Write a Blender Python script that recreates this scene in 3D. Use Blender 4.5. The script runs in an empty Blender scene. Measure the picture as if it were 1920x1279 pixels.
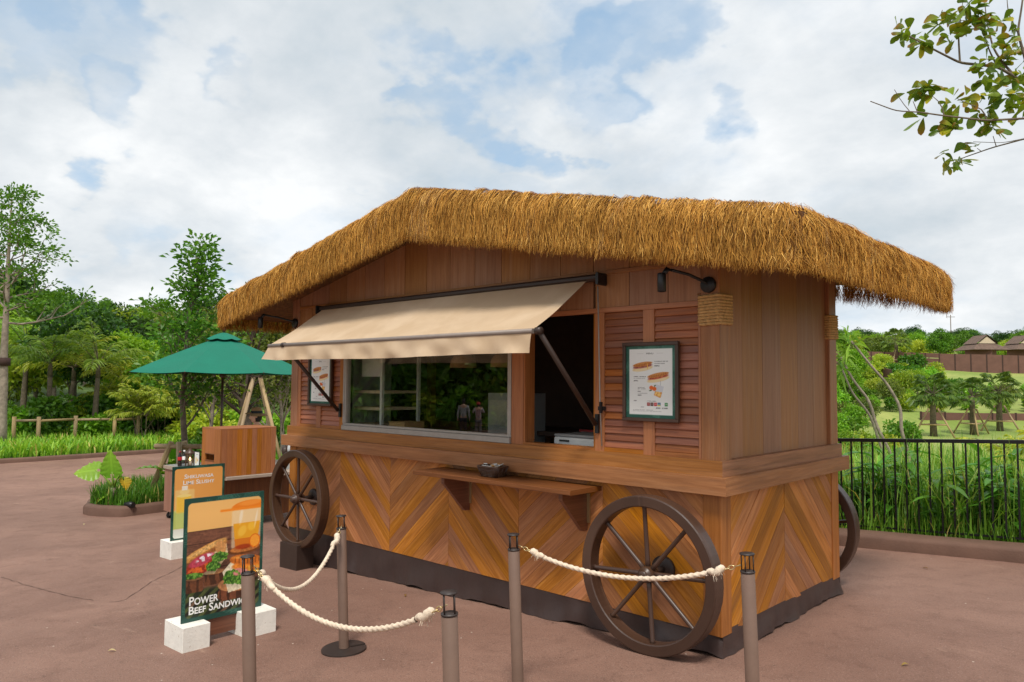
import bpy, math, random
import numpy as np
from mathutils import Vector, Matrix

SC = bpy.context.scene
COL = SC.collection
R = math.radians
rng = np.random.default_rng(7)
random.seed(7)

# ------------------------------------------------------------------ camera
CAM = np.array([2.3903, -4.6232, 1.7201])
YAW, PIT, ROL, FPX = -0.7491, 0.0567, 0.0073, 1393.48
FW = np.array([math.sin(YAW)*math.cos(PIT), math.cos(YAW)*math.cos(PIT), math.sin(PIT)])
RT = np.array([math.cos(YAW), -math.sin(YAW), 0.0])
UP = np.cross(RT, FW)
R2 = RT*math.cos(ROL)+UP*math.sin(ROL)
U2 = -RT*math.sin(ROL)+UP*math.cos(ROL)
cam = bpy.data.cameras.new('camera')
cam.sensor_width = 36.0
cam.lens = FPX/1920*36.0
cam.clip_start = 0.05
cam.clip_end = 3000
camo = bpy.data.objects.new('camera', cam)
M = Matrix((R2, U2, -FW)).transposed().to_4x4()
M.translation = Vector(CAM)
camo.matrix_world = M
COL.objects.link(camo)
SC.camera = camo

def dep(u, v, d):
    """photo pixel + distance along the view axis -> world point"""
    return CAM + (FW + R2*(u-960)/FPX - U2*(v-639.5)/FPX)*d

# ------------------------------------------------------------------ view / world / sun
SC.view_settings.view_transform = 'Standard'
SC.view_settings.look = 'None'
SC.view_settings.exposure = 0.10
SC.view_settings.gamma = 1.0
SC.render.engine = 'CYCLES'
SC.cycles.use_denoising = True
SC.cycles.max_bounces = 8
SC.cycles.transparent_max_bounces = 12
SUN_EL, SUN_AZ = R(58), None
sun_dir = Vector((0.42, -0.52, 1.15)).normalized()      # towards the sun
SUN_EL = math.asin(sun_dir.z)
SUN_AZ = math.atan2(sun_dir.x, sun_dir.y)
sl = bpy.data.lights.new('sun', 'SUN')
sl.energy = 3.1
sl.angle = R(13)
sl.color = (1.0, 0.95, 0.87)
so = bpy.data.objects.new('sun', sl)
so.rotation_euler = sun_dir.to_track_quat('Z', 'Y').to_euler()
so.location = (0, 0, 30)
COL.objects.link(so)

W = bpy.data.worlds.new('World')
SC.world = W
W.use_nodes = True
nt = W.node_tree
nt.nodes.clear()

class NT:
    """small helper to write node trees tersely"""
    def __init__(s, t): s.t = t
    def n(s, typ, **kw):
        nd = s.t.nodes.new(typ)
        for k, v in kw.items():
            if k[0] == 'i' and k[1:].isdigit(): s.set(nd.inputs[int(k[1:])], v)
            elif k in nd.inputs.keys() and not hasattr(nd, k): s.set(nd.inputs[k], v)
            else: setattr(nd, k, v)
        return nd
    def set(s, inp, v):
        if isinstance(v, bpy.types.NodeSocket): s.t.links.new(v, inp)
        elif isinstance(v, bpy.types.Node): s.t.links.new(v.outputs[0], inp)
        else: inp.default_value = v
    def math(s, op, a, b=None, clamp=False):
        nd = s.t.nodes.new('ShaderNodeMath'); nd.operation = op; nd.use_clamp = clamp
        s.set(nd.inputs[0], a)
        if b is not None: s.set(nd.inputs[1], b)
        return nd.outputs[0]
    def vmath(s, op, a, b=None):
        nd = s.t.nodes.new('ShaderNodeVectorMath'); nd.operation = op
        s.set(nd.inputs[0], a)
        if b is not None: s.set(nd.inputs[1], b)
        return nd.outputs['Value'] if op in ('DOT_PRODUCT', 'LENGTH') else nd.outputs[0]
    def ramp(s, fac, stops, interp='LINEAR'):
        nd = s.t.nodes.new('ShaderNodeValToRGB'); s.set(nd.inputs[0], fac)
        cr = nd.color_ramp; cr.interpolation = interp
        while len(cr.elements) < len(stops): cr.elements.new(0.5)
        for e, (p, c) in zip(cr.elements, stops):
            e.position = p
            e.color = (c, c, c, 1) if isinstance(c, (int, float)) else (*c[:3], 1)
        return nd.outputs[0]
    def mix(s, fac, a, b, typ='MIX'):
        nd = s.t.nodes.new('ShaderNodeMix'); nd.data_type = 'RGBA'; nd.blend_type = typ
        s.set(nd.inputs[0], fac); s.set(nd.inputs[6], a); s.set(nd.inputs[7], b)
        return nd.outputs[2]
    def noise(s, vec, scale, detail=4, rough=0.55, dist=0.0):
        nd = s.t.nodes.new('ShaderNodeTexNoise')
        if vec is not None: s.set(nd.inputs['Vector'], vec)
        nd.inputs['Scale'].default_value = scale; nd.inputs['Detail'].default_value = detail
        nd.inputs['Roughness'].default_value = rough; nd.inputs['Distortion'].default_value = dist
        return nd.outputs[0]
    def smooth(s, x, lo, hi):
        nd = s.t.nodes.new('ShaderNodeMapRange'); nd.interpolation_type = 'SMOOTHSTEP'
        s.set(nd.inputs[0], x); nd.inputs[1].default_value = lo; nd.inputs[2].default_value = hi
        return nd.outputs[0]

w = NT(nt)
sky = w.n('ShaderNodeTexSky', sky_type='NISHITA', sun_disc=False, sun_elevation=SUN_EL, sun_rotation=SUN_AZ)
sky.air_density = 1.0; sky.dust_density = 0.6; sky.ozone_density = 1.5
tc = w.n('ShaderNodeTexCoord').outputs['Generated']
sep = w.n('ShaderNodeSeparateXYZ', i0=tc)
zz = w.math('MAXIMUM', sep.outputs[2], 0.0)
den = w.math('ADD', zz, 0.38)
pl = w.n('ShaderNodeCombineXYZ', i0=w.math('DIVIDE', sep.outputs[0], den), i1=w.math('DIVIDE', sep.outputs[1], den), i2=0.37)
SKY_OFF = (3.1, 1.7, 0.0)
pv = w.vmath('ADD', pl, SKY_OFF)
big = w.noise(pv, 1.5, 8, 0.60, 0.1)
fine = w.noise(w.vmath('ADD', pl, (7.3, 2.2, 1.0)), 3.4, 5, 0.55, 0.2)
# clear windows between the clouds, with ragged edges
wn = w.n('ShaderNodeTexNoise', Vector=pl); wn.inputs['Scale'].default_value = 5.0; wn.inputs['Detail'].default_value = 5
tcw = w.vmath('ADD', tc, w.vmath('MULTIPLY', w.vmath('SUBTRACT', wn.outputs['Color'], (.5, .5, .5)), (.13, .13, .13)))
def window(u, v, rad, amt):
    d = Vector(FW + R2*(u-960)/FPX - U2*(v-639.5)/FPX).normalized()
    dt = w.vmath('DOT_PRODUCT', tcw, tuple(d))
    return w.math('MULTIPLY', w.smooth(dt, math.cos(rad), math.cos(rad*0.1)), amt)
cov = w.math('ADD', big, 0.185)
for a in ((1040, 70, 0.20, .19), (900, 30, 0.14, .12), (10, 20, 0.18, .24), (250, 90, 0.14, .14), (420, 180, .10, .07),
          (240, 560, 0.16, .11), (860, 330, .12, .07), (1140, 120, .10, .07), (1600, 560, .2, .08)):
    cov = w.math('SUBTRACT', cov, window(*a))
for a in ((130, 230, 0.17, .20), (700, 200, 0.2, .08), (1000, 260, 0.12, .08), (470, 300, .12, .06)):
    cov = w.math('ADD', cov, window(*a))
cov = w.math('ADD', cov, w.math('MULTIPLY', w.math('SUBTRACT', fine, 0.5), 0.22))
mask = w.smooth(cov, 0.24, 0.74)
shade = w.math('ADD', w.math('MULTIPLY', w.noise(w.vmath('ADD', pl, (1.9, 5.2, 2.0)), 1.7, 7, .58, .1), 0.95), w.math('ADD', w.math('MULTIPLY', cov, 0.16), 0.075))
ccol = w.ramp(shade, [(0.47, (5.2, 5.95, 6.5)), (0.60, (7.0, 7.4, 7.7)), (0.76, (9.5, 9.6, 9.6))])
skyc = w.mix(1.0, sky.outputs[0], (1.25, 1.22, 1.1, 1), 'MULTIPLY')
hazy = w.mix(w.smooth(zz, 0.34, 0.0), skyc, (6.6, 7.6, 8.3, 1))
skyl = w.mix(0.62, hazy, (4.3, 6.4, 8.8, 1))
fin = w.mix(w.math('MULTIPLY', mask, 0.95), skyl, ccol)
bg = w.n('ShaderNodeBackground', i0=fin, i1=0.1)
nt.links.new(bg.outputs[0], w.n('ShaderNodeOutputWorld').inputs[0])

# ------------------------------------------------------------------ helpers: colour, materials
def lin(r, g, b):
    def f(c):
        c /= 255.0
        return c/12.92 if c <= 0.04045 else ((c+0.055)/1.055)**2.4
    return (f(r), f(g), f(b))
def rgba(c): return (c[0], c[1], c[2], 1.0)

MATS = {}
def new_mat(name):
    m = bpy.data.materials.new(name); m.use_nodes = True
    t = m.node_tree; t.nodes.clear()
    k = NT(t)
    out = k.n('ShaderNodeOutputMaterial')
    MATS[name] = m
    return m, k, out
def plain(name, col, rough=0.6, metal=0.0, var=0.12, scale=14.0, bump=0.0, bscale=60.0, spec=0.5, coat=0.0):
    m, k, out = new_mat(name)
    o = k.n('ShaderNodeTexCoord').outputs['Object']
    nz = k.noise(o, scale, 6, 0.6)
    c = k.mix(k.smooth(nz, 0.3, 0.7), rgba(tuple(x*(1-var) for x in col)), rgba(tuple(min(1, x*(1+var)) for x in col)))
    b = k.n('ShaderNodeBsdfPrincipled', i0=c)
    b.inputs['Roughness'].default_value = rough; b.inputs['Metallic'].default_value = metal
    b.inputs['Specular IOR Level'].default_value = spec
    b.inputs['Coat Weight'].default_value = coat
    if bump:
        bp = k.n('ShaderNodeBump', Strength=bump, Distance=0.01)
        k.set(bp.inputs['Height'], k.noise(o, bscale, 5, 0.6)); k.set(b.inputs['Normal'], bp)
    k.set(out.inputs[0], b)
    return m
def wood(name, dark, mid, light, rough=0.5, tone=0.25, stretch=26.0, weather=0.0, coat=0.0):
    """grain runs along u of the UV map (metres); every board differs by object random"""
    m, k, out = new_mat(name)
    uv = k.n('ShaderNodeTexCoord').outputs['UV']
    rnd = k.n('ShaderNodeObjectInfo').outputs['Random']
    off = k.n('ShaderNodeCombineXYZ', i0=k.math('MULTIPLY', rnd, 91.0), i1=k.math('MULTIPLY', rnd, 37.0), i2=k.math('MULTIPLY', rnd, 13.0))
    v = k.vmath('ADD', uv, off)
    vs = k.vmath('MULTIPLY', v, (1.3, stretch, 1.0))
    g1 = k.noise(vs, 1.6, 7, 0.62, 0.6)
    g2 = k.noise(k.vmath('MULTIPLY', v, (3.0, stretch*4.5, 1.0)), 1.6, 4, 0.6, 0.2)
    g = k.math('ADD', k.math('MULTIPLY', g1, 0.72), k.math('MULTIPLY', g2, 0.28))
    c = k.ramp(g, [(0.22, dark), (0.48, mid), (0.78, light)])
    br = k.math('ADD', k.math('MULTIPLY', rnd, tone*2), 1.0-tone)
    c = k.mix(1.0, c, k.n('ShaderNodeCombineXYZ', i0=br, i1=br, i2=br).outputs[0], 'MULTIPLY')
    rnd2 = k.math('FRACT', k.math('MULTIPLY', rnd, 17.37))
    hs = k.n('ShaderNodeHueSaturation'); k.set(hs.inputs['Color'], c)
    k.set(hs.inputs['Hue'], k.math('ADD', k.math('MULTIPLY', rnd2, 0.012), 0.494))
    k.set(hs.inputs['Saturation'], k.math('ADD', k.math('MULTIPLY', rnd2, 0.2), 0.9))
    c = hs.outputs[0]
    if weather:
        wn = k.noise(k.vmath('MULTIPLY', v, (0.5, 7.0, 1.0)), 1.5, 6, 0.65, .3)
        c = k.mix(k.math('MULTIPLY', k.smooth(wn, 0.46, 0.72), weather), c, rgba(lin(172, 138, 112)))
    b = k.n('ShaderNodeBsdfPrincipled', i0=c)
    k.set(b.inputs['Roughness'], k.math('ADD', k.math('MULTIPLY', g1, 0.25), rough-0.12))
    b.inputs['Coat Weight'].default_value = coat
    b.inputs['Coat Roughness'].default_value = 0.35
    bp = k.n('ShaderNodeBump', Strength=0.25, Distance=0.004); k.set(bp.inputs['Height'], g); k.set(b.inputs['Normal'], bp)
    k.set(out.inputs[0], b)
    return m
def leafmat(name, rough=0.45, trans=0.35, tint=(1, 1, 1)):
    m, k, out = new_mat(name)
    a = k.n('ShaderNodeAttribute', attribute_name='Col').outputs['Color']
    rnd = k.n('ShaderNodeObjectInfo').outputs['Random']
    hs = k.n('ShaderNodeHueSaturation'); k.set(hs.inputs['Color'], k.mix(1.0, a, rgba(tint), 'MULTIPLY'))
    k.set(hs.inputs['Hue'], k.math('ADD', k.math('MULTIPLY', rnd, 0.03), 0.485))
    k.set(hs.inputs['Value'], k.math('ADD', k.math('MULTIPLY', k.math('FRACT', k.math('MULTIPLY', rnd, 7.77)), 0.4), 0.8))
    c = hs.outputs[0]
    b = k.n('ShaderNodeBsdfPrincipled', i0=c); b.inputs['Roughness'].default_value = rough
    b.inputs['Specular IOR Level'].default_value = 0.35
    tr = k.n('ShaderNodeBsdfTranslucent', i0=k.mix(1.0, c, (1.25, 1.25, .6, 1), 'MULTIPLY'))
    mx = k.n('ShaderNodeMixShader', i0=trans, i1=b.outputs[0], i2=tr.outputs[0])
    k.set(out.inputs[0], mx)
    return m
def colmat(name, rough=0.5, spec=0.4, attr='Col'):
    """flat print / per-strand natural colour read from a colour attribute"""
    m, k, out = new_mat(name)
    a = k.n('ShaderNodeAttribute', attribute_name=attr).outputs['Color']
    b = k.n('ShaderNodeBsdfPrincipled', i0=a); b.inputs['Roughness'].default_value = rough
    b.inputs['Specular IOR Level'].default_value = spec
    k.set(out.inputs[0], b)
    return m

# ------------------------------------------------------------------ helpers: objects
def prop(o, label=None, cat=None, group=None, kind=None):
    if label: o['label'] = label
    if cat: o['category'] = cat
    if group: o['group'] = group
    if kind: o['kind'] = kind
    return o
def thing(name, label, cat, loc=(0, 0, 0), group=None, rot=(0, 0, 0)):
    o = bpy.data.objects.new(name, None)
    o.empty_display_size = 0.1
    o.location = loc; o.rotation_euler = rot
    COL.objects.link(o)
    return prop(o, label, cat, group)
def link(name, me, mat, parent=None):
    o = bpy.data.objects.new(name, me)
    if mat is not None and len(me.materials) == 0:
        me.materials.append(MATS[mat] if isinstance(mat, str) else mat)
    if parent is not None:
        o.parent = parent
        if parent.type == 'EMPTY':
            mw = Matrix.LocRotScale(parent.location, parent.rotation_euler, None)
            o.matrix_parent_inverse = mw.inverted()
    COL.objects.link(o)
    return o
def copy_tree(o, parent=None):
    c = o.copy(); COL.objects.link(c)
    c.parent = parent
    for ch in o.children: copy_tree(ch, c)
    return c
def npmesh(name, v, f, col=None, uv=None, smooth=False):
    v = np.asarray(v, np.float32); f = np.asarray(f, np.int32)
    me = bpy.data.meshes.new(name)
    n = f.shape[1]
    me.vertices.add(len(v)); me.vertices.foreach_set('co', v.ravel())
    me.loops.add(f.size); me.loops.foreach_set('vertex_index', f.ravel())
    me.polygons.add(len(f))
    me.polygons.foreach_set('loop_start', np.arange(len(f), dtype=np.int32)*n)
    if smooth: me.polygons.foreach_set('use_smooth', np.ones(len(f), bool))
    if col is not None:
        a = me.color_attributes.new('Col', 'FLOAT_COLOR', 'POINT')
        c4 = np.ones((len(v), 4), np.float32); c4[:, :3] = col
        a.data.foreach_set('color', c4.ravel())
    me.update(calc_edges=True)
    me.validate()
    return me

class MB:
    def __init__(s): s.v = []; s.f = []; s.uv = []; s.sm = []
    def face(s, pts, uvs=None, smooth=False):
        b = len(s.v); s.v += [tuple(p) for p in pts]
        s.f.append(tuple(range(b, b+len(pts)))); s.uv.append(uvs or [(0, 0)]*len(pts)); s.sm.append(smooth)
    def box(s, x0, x1, y0, y1, z0, z1, g=0, ch=0.0, faces=None):
        """axis-aligned box, grain along axis g, optional chamfer of the edges that run along g"""
        lo = (x0, y0, z0); hi = (x1, y1, z1)
        a, b = [i for i in range(3) if i != g]
        c = min(ch, (hi[a]-lo[a])*.4, (hi[b]-lo[b])*.4)
        A0, A1, B0, B1 = lo[a], hi[a], lo[b], hi[b]
        if c > 0: pr = [(A0+c, B0), (A1-c, B0), (A1, B0+c), (A1, B1-c), (A1-c, B1), (A0+c, B1), (A0, B1-c), (A0, B0+c)]
        else: pr = [(A0, B0), (A1, B0), (A1, B1), (A0, B1)]
        s.prof(pr, a, b, g, lo[g], hi[g])
        return s
    def prof(s, pr, a, b, g, g0, g1):
        """extrude a convex profile in axes (a,b) along axis g"""
        def P(p, gg):
            q = [0, 0, 0]; q[a] = p[0]; q[b] = p[1]; q[g] = gg; return tuple(q)
        flip = ((a, b, g) in ((0, 1, 2), (1, 2, 0), (2, 0, 1)))
        n = len(pr); per = 0.0
        for i in range(n):
            p, q = pr[i], pr[(i+1) % n]; l = math.hypot(q[0]-p[0], q[1]-p[1])
            pts = [P(p, g0), P(q, g0), P(q, g1), P(p, g1)]; uv = [(g0, per), (g0, per+l), (g1, per+l), (g1, per)]
            if not flip: pts.reverse(); uv.reverse()
            s.face(pts, uv); per += l
        e0 = [P(p, g0) for p in pr]; e1 = [P(p, g1) for p in pr]; uv = [(p[0]*.3, p[1]) for p in pr]
        if flip: s.face(e0[::-1], uv[::-1]); s.face(e1, uv)
        else: s.face(e0, uv); s.face(e1[::-1], uv[::-1])
        return s
    def slab(s, poly, n, uvf=None):
        """planar polygon (list of 3-D points, seen from +n side counter-clockwise) given thickness -n"""
        n = Vector(n); uvf = uvf or (lambda p: (p[0], p[2]))
        top = [Vector(p) for p in poly]; bot = [p-n for p in top]
        s.face(top, [uvf(p) for p in top]); s.face(bot[::-1], [uvf(p) for p in bot[::-1]])
        k = len(top)
        for i in range(k):
            j = (i+1) % k
            q = [top[i], bot[i], bot[j], top[j]]
            s.face(q, [uvf(p) for p in q])
        return s
    def tube(s, pts, r, seg=8, cap=True, smooth=True, uvl=True):
        pts = [Vector(p) for p in pts]; n = len(pts)
        rs = [r]*n if isinstance(r, (int, float)) else list(r)
        t = [(pts[min(i+1, n-1)]-pts[max(i-1, 0)]).normalized() for i in range(n)]
        u = t[0].orthogonal().normalized(); rings = []; L = 0.0; Ls = []
        for i in range(n):
            u = (u - t[i]*u.dot(t[i]))
            u = u.normalized() if u.length > 1e-6 else t[i].orthogonal().normalized()
            w_ = t[i].cross(u)
            rings.append([pts[i]+(u*math.cos(2*math.pi*j/seg)+w_*math.sin(2*math.pi*j/seg))*rs[i] for j in range(seg)])
            if i: L += (pts[i]-pts[i-1]).length
            Ls.append(L)
        b = len(s.v)
        for ring in rings: s.v += [tuple(p) for p in ring]
        for i in range(n-1):
            for j in range(seg):
                k = (j+1) % seg
                s.f.append((b+i*seg+j, b+i*seg+k, b+(i+1)*seg+k, b+(i+1)*seg+j)); s.sm.append(smooth)
                v0, v1 = j/seg*.3, (j+1)/seg*.3
                s.uv.append([(Ls[i], v0), (Ls[i], v1), (Ls[i+1], v1), (Ls[i+1], v0)])
        if cap:
            s.f.append(tuple(b+j for j in range(seg))[::-1]); s.uv.append([(0, 0)]*seg); s.sm.append(False)
            s.f.append(tuple(b+(n-1)*seg+j for j in range(seg))); s.uv.append([(0, 0)]*seg); s.sm.append(False)
        return s
    def lathe(s, prof, c=(0, 0, 0), seg=20, axis=2, smooth=True, close=False):
        """profile of (radius, height) turned about an axis through c"""
        b = len(s.v); n = len(prof)
        ax = [(1, 2, 0), (2, 0, 1), (0, 1, 2)][axis]
        for r, h in prof:
            for j in range(seg):
                q = [0, 0, 0]; a = 2*math.pi*j/seg
                q[ax[0]] = r*math.cos(a); q[ax[1]] = r*math.sin(a); q[ax[2]] = h
                s.v.append((q[0]+c[0], q[1]+c[1], q[2]+c[2]))
        for i in range(n if close else n-1):
            i2 = (i+1) % n
            for j in range(seg):
                k = (j+1) % seg
                s.f.append((b+i*seg+j, b+i*seg+k, b+i2*seg+k, b+i2*seg+j)); s.sm.append(smooth)
                s.uv.append([(j/seg, prof[i][1]), (k/seg, prof[i][1]), (k/seg, prof[i2][1]), (j/seg, prof[i2][1])])
        return s
    def grid(s, P, smooth=True):
        """P[i][j] -> point, sheet of quads"""
        b = len(s.v); n = len(P); m = len(P[0])
        for row in P: s.v += [tuple(p) for p in row]
        for i in range(n-1):
            for j in range(m-1):
                s.f.append((b+i*m+j, b+i*m+j+1, b+(i+1)*m+j+1, b+(i+1)*m+j)); s.sm.append(smooth)
                s.uv.append([(j, i), (j+1, i), (j+1, i+1), (j, i+1)])
        return s
    def mesh(s, name):
        me = bpy.data.meshes.new(name)
        me.from_pydata(s.v, [], s.f)
        ul = me.uv_layers.new(name='UVMap')
        ul.data.foreach_set('uv', np.array([c for f in s.uv for p in f for c in p], np.float32))
        me.polygons.foreach_set('use_smooth', np.array(s.sm, bool))
        me.update()
        return me
    def build(s, name, mat, parent=None):
        return link(name, s.mesh(name), mat, parent)

def text(body, mat, parent, name, origin, ux, uy, height, width=None, caps=False, bold=0.0):
    """lettering as flat mesh: origin = lower left, ux/uy = unit vectors, height = capital height"""
    cu = bpy.data.curves.new('lettering', 'FONT'); cu.body = body; cu.size = 1.0; cu.offset = bold
    cu.resolution_u = 3
    if caps:
        cu.small_caps_scale = 0.78
        for i, ch in enumerate(body):
            if ch.islower(): cu.body_format[i].use_small_caps = True
    tmp = bpy.data.objects.new('tmp', cu); COL.objects.link(tmp)
    dg = bpy.context.evaluated_depsgraph_get()
    me = bpy.data.meshes.new_from_object(tmp.evaluated_get(dg))
    COL.objects.unlink(tmp); bpy.data.objects.remove(tmp)
    co = np.zeros(len(me.vertices)*3, np.float32); me.vertices.foreach_get('co', co); co = co.reshape(-1, 3)
    x0 = co[:, 0].min(); co[:, 0] -= x0
    sy = height/0.69
    sx = (width/co[:, 0].max()) if width else sy
    o, ux, uy = np.array(origin), np.array(ux), np.array(uy)
    P = o + co[:, :1]*sx*ux + co[:, 1:2]*sy*uy
    me.vertices.foreach_set('co', P.astype(np.float32).ravel())
    me.materials.clear(); me.update()
    return link(name, me, mat, parent)

def gz(x):
    """height of the paving: it falls gently towards -x and levels out far away"""
    x = np.asarray(x, float)
    a = np.clip(x, -10, 4)
    z = -0.085 + 0.042*a
    t = np.clip(-10-x, 0, 10); z = z - (0.042*t - 0.0021*t*t)
    t = np.clip(x-4, 0, 8); z = z + (0.042*t - 0.002625*t*t)
    return z
def gzf(x): return float(gz(x))
# ------------------------------------------------------------------ materials
wood('chevron_wood', lin(104, 58, 22), lin(168, 104, 46), lin(206, 142, 78), rough=.48, tone=.27, coat=.06, weather=.12)
wood('wall_wood', lin(118, 75, 42), lin(150, 102, 64), lin(170, 122, 82), rough=.6, tone=.11, weather=.30)
wood('trim_wood', lin(98, 59, 30), lin(148, 96, 56), lin(180, 124, 78), rough=.52, tone=.09, weather=.22)
wood('stile_wood', lin(112, 64, 26), lin(160, 98, 46), lin(186, 122, 66), rough=.5, tone=.1, coat=.05)
wood('louvre_wood', lin(92, 46, 26), lin(142, 80, 46), lin(178, 112, 68), rough=.5, tone=.28, weather=.16)
wood('shelf_wood', lin(78, 44, 24), lin(112, 66, 38), lin(146, 92, 58), rough=.42, tone=.05, coat=.12)
wood('cart_wood', lin(120, 68, 26), lin(164, 98, 44), lin(190, 124, 64), rough=.45, tone=.12, stretch=30, coat=.06)
wood('cart_panel_wood', lin(110, 72, 52), lin(150, 104, 80), lin(176, 130, 104), rough=.55, tone=.08)
wood('pole_wood', lin(120, 96, 66), lin(168, 142, 104), lin(198, 174, 136), rough=.8, tone=.12)
wood('wheel_wood', lin(40, 25, 17), lin(68, 46, 34), lin(92, 66, 50), rough=.42, tone=.05, coat=.1)
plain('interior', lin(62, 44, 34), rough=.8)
plain('soffit', lin(74, 48, 32), rough=.8, bump=.3)
plain('black_metal', lin(24, 24, 26), rough=.42, var=.2, scale=40)
plain('fence_metal', lin(14, 14, 15), rough=.4, var=.3, scale=30)
plain('bronze_metal', lin(70, 56, 48), rough=.45, metal=.1, var=.06)
plain('brown_metal', lin(56, 42, 36), rough=.45, metal=.1, var=.08)
plain('alu', lin(168, 164, 158), rough=.5, metal=.35, var=.06)
plain('bar_metal', lin(138, 126, 118), rough=.55, metal=.2, var=.05)
plain('bollard_paint', lin(116, 92, 78), rough=.55, var=.06, scale=9, bump=.08, bscale=120)
plain('bollard_dark', lin(52, 42, 38), rough=.5, var=.12)
plain('brass', lin(214, 190, 140), rough=.3, metal=.8, var=.05)
plain('rope_fibre', lin(222, 202, 178), rough=.85, var=.16, scale=60, bump=.4, bscale=260)
plain('rope_binding', lin(196, 154, 98), rough=.85, var=.2, scale=50, bump=.5, bscale=240)
plain('skirt_vinyl', lin(62, 48, 45), rough=.42, var=.12, scale=4, bump=.25, bscale=9)
plain('white_block', lin(232, 228, 218), rough=.85, var=.07, scale=9, bump=.3, bscale=45)
m = MATS['white_block']; k = NT(m.node_tree); b_ = [n for n in m.node_tree.nodes if n.type == 'BSDF_PRINCIPLED'][0]
src = b_.inputs[0].links[0].from_socket; o_ = k.n('ShaderNodeTexCoord').outputs['Object']
k.set(b_.inputs[0], k.mix(k.math('MULTIPLY', k.smooth(k.noise(o_, 38, 4, .6, .5), .64, .70), .7), src, rgba(lin(150, 132, 104))))
plain('white_enamel', lin(214, 216, 214), rough=.35, var=.04)
plain('grey_plastic', lin(150, 152, 152), rough=.5, var=.05)
plain('rubber', lin(20, 20, 20), rough=.7)
plain('steel_top', lin(176, 172, 166), rough=.35, metal=.5, var=.05)
plain('counter_edge', lin(170, 152, 136), rough=.5, var=.05)
plain('cardboard', lin(190, 150, 100), rough=.85, var=.1)
plain('red_plastic', lin(150, 20, 24), rough=.4)
plain('green_cloth', lin(0, 108, 86), rough=.85, var=.05, scale=3, bump=.12, bscale=500)
plain('white_print', lin(240, 240, 236), rough=.5, var=.0)
plain('dark_print', lin(60, 60, 58), rough=.5, var=.0)
plain('skin', lin(206, 160, 132), rough=.5, var=.04)
plain('hair', lin(26, 20, 18), rough=.5)
plain('straw_hat', lin(150, 116, 78), rough=.85, var=.12, scale=90, bump=.4, bscale=160)
plain('hat_band', lin(22, 30, 34), rough=.7)
plain('hat_under', lin(20, 62, 54), rough=.7)
plain('staff_shirt', lin(66, 92, 78), rough=.85)
plain('grey_shirt', lin(170, 172, 172), rough=.85, var=.06)
plain('pale_shirt', lin(190, 182, 186), rough=.85, var=.06)
plain('navy_trousers', lin(34, 36, 46), rough=.85)
plain('grey_leggings', lin(120, 116, 118), rough=.85)
plain('pink_bag', lin(186, 150, 148), rough=.8)
plain('red_cap', lin(206, 66, 64), rough=.75)
plain('soil', lin(74, 56, 42), rough=.95, var=.3, scale=9, bump=.8, bscale=30)
plain('kerb_stone', lin(104, 76, 62), rough=.8, var=.12, scale=3.0, bump=.45, bscale=50)
plain('bottle_cola', lin(28, 10, 8), rough=.12, spec=.7)
plain('bottle_label', lin(180, 28, 34), rough=.4)
plain('bark_pale', lin(150, 136, 120), rough=.9, var=.28, scale=7, bump=.8, bscale=30)
plain('bark_grey', lin(112, 100, 86), rough=.9, var=.3, scale=9, bump=.8, bscale=30)
plain('bark_dark', lin(74, 62, 50), rough=.9, var=.3, scale=9, bump=.9, bscale=28)
plain('palm_trunk', lin(104, 92, 74), rough=.9, var=.3, scale=12, bump=.8, bscale=22)
plain('brown_wall', lin(112, 78, 68), rough=.85, var=.12, scale=1.2)
plain('brown_post', lin(70, 48, 42), rough=.85, var=.1)
plain('hut_roof', lin(104, 84, 72), rough=.9, var=.2, scale=3, bump=.6, bscale=12)
plain('hut_gable', lin(206, 186, 160), rough=.85)
plain('earth_pink', lin(160, 122, 100), rough=.95, var=.15, scale=.6)
leafmat('leaf', .45, .35, (1.2, 1.2, 1.1))
leafmat('leaf_glossy', .3, .3)
leafmat('grass_blade', .5, .35, (1.2, 1.2, 1.1))
colmat('print', .38, .5)
colmat('thatch', .8, .2)

# awning cloth
m, k, out = new_mat('awning_cloth')
o_ = k.n('ShaderNodeTexCoord').outputs['Object']
c_ = k.mix(k.smooth(k.noise(o_, 2.2, 6, .6, .4), .35, .7), rgba(lin(208, 180, 146)), rgba(lin(222, 196, 164)))
b_ = k.n('ShaderNodeBsdfPrincipled', i0=c_); b_.inputs['Roughness'].default_value = .8
bp = k.n('ShaderNodeBump', Strength=.25, Distance=.02); k.set(bp.inputs['Height'], k.noise(o_, 5, 4, .5, .8)); k.set(b_.inputs['Normal'], bp)
tr = k.n('ShaderNodeBsdfTranslucent', i0=c_)
k.set(out.inputs[0], k.n('ShaderNodeMixShader', i0=.22, i1=b_.outputs[0], i2=tr.outputs[0]))

# window glass: clear with fresnel mirror
def glassmat(name, tint, ior):
    m, k, out = new_mat(name)
    t_ = k.n('ShaderNodeBsdfTransparent', i0=rgba(tint)); g_ = k.n('ShaderNodeBsdfGlossy', i0=(1, 1, 1, 1)); g_.inputs['Roughness'].default_value = 0.0
    bf = k.n('ShaderNodeNewGeometry').outputs['Backfacing']
    fr = k.n('ShaderNodeFresnel'); k.set(fr.inputs[0], k.math('ADD', ior, k.math('MULTIPLY', bf, 1/ior-ior)))
    k.set(out.inputs[0], k.n('ShaderNodeMixShader', i0=fr.outputs[0], i1=t_.outputs[0], i2=g_.outputs[0]))
glassmat('glass', (.93, .95, .93), 1.62)
glassmat('clear_plastic', (.86, .9, .94), 1.4)
m, k, out = new_mat('candle_flame')
k.set(out.inputs[0], k.n('ShaderNodeEmission', i0=(1.0, .62, .25, 1), i1=4.0))

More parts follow.
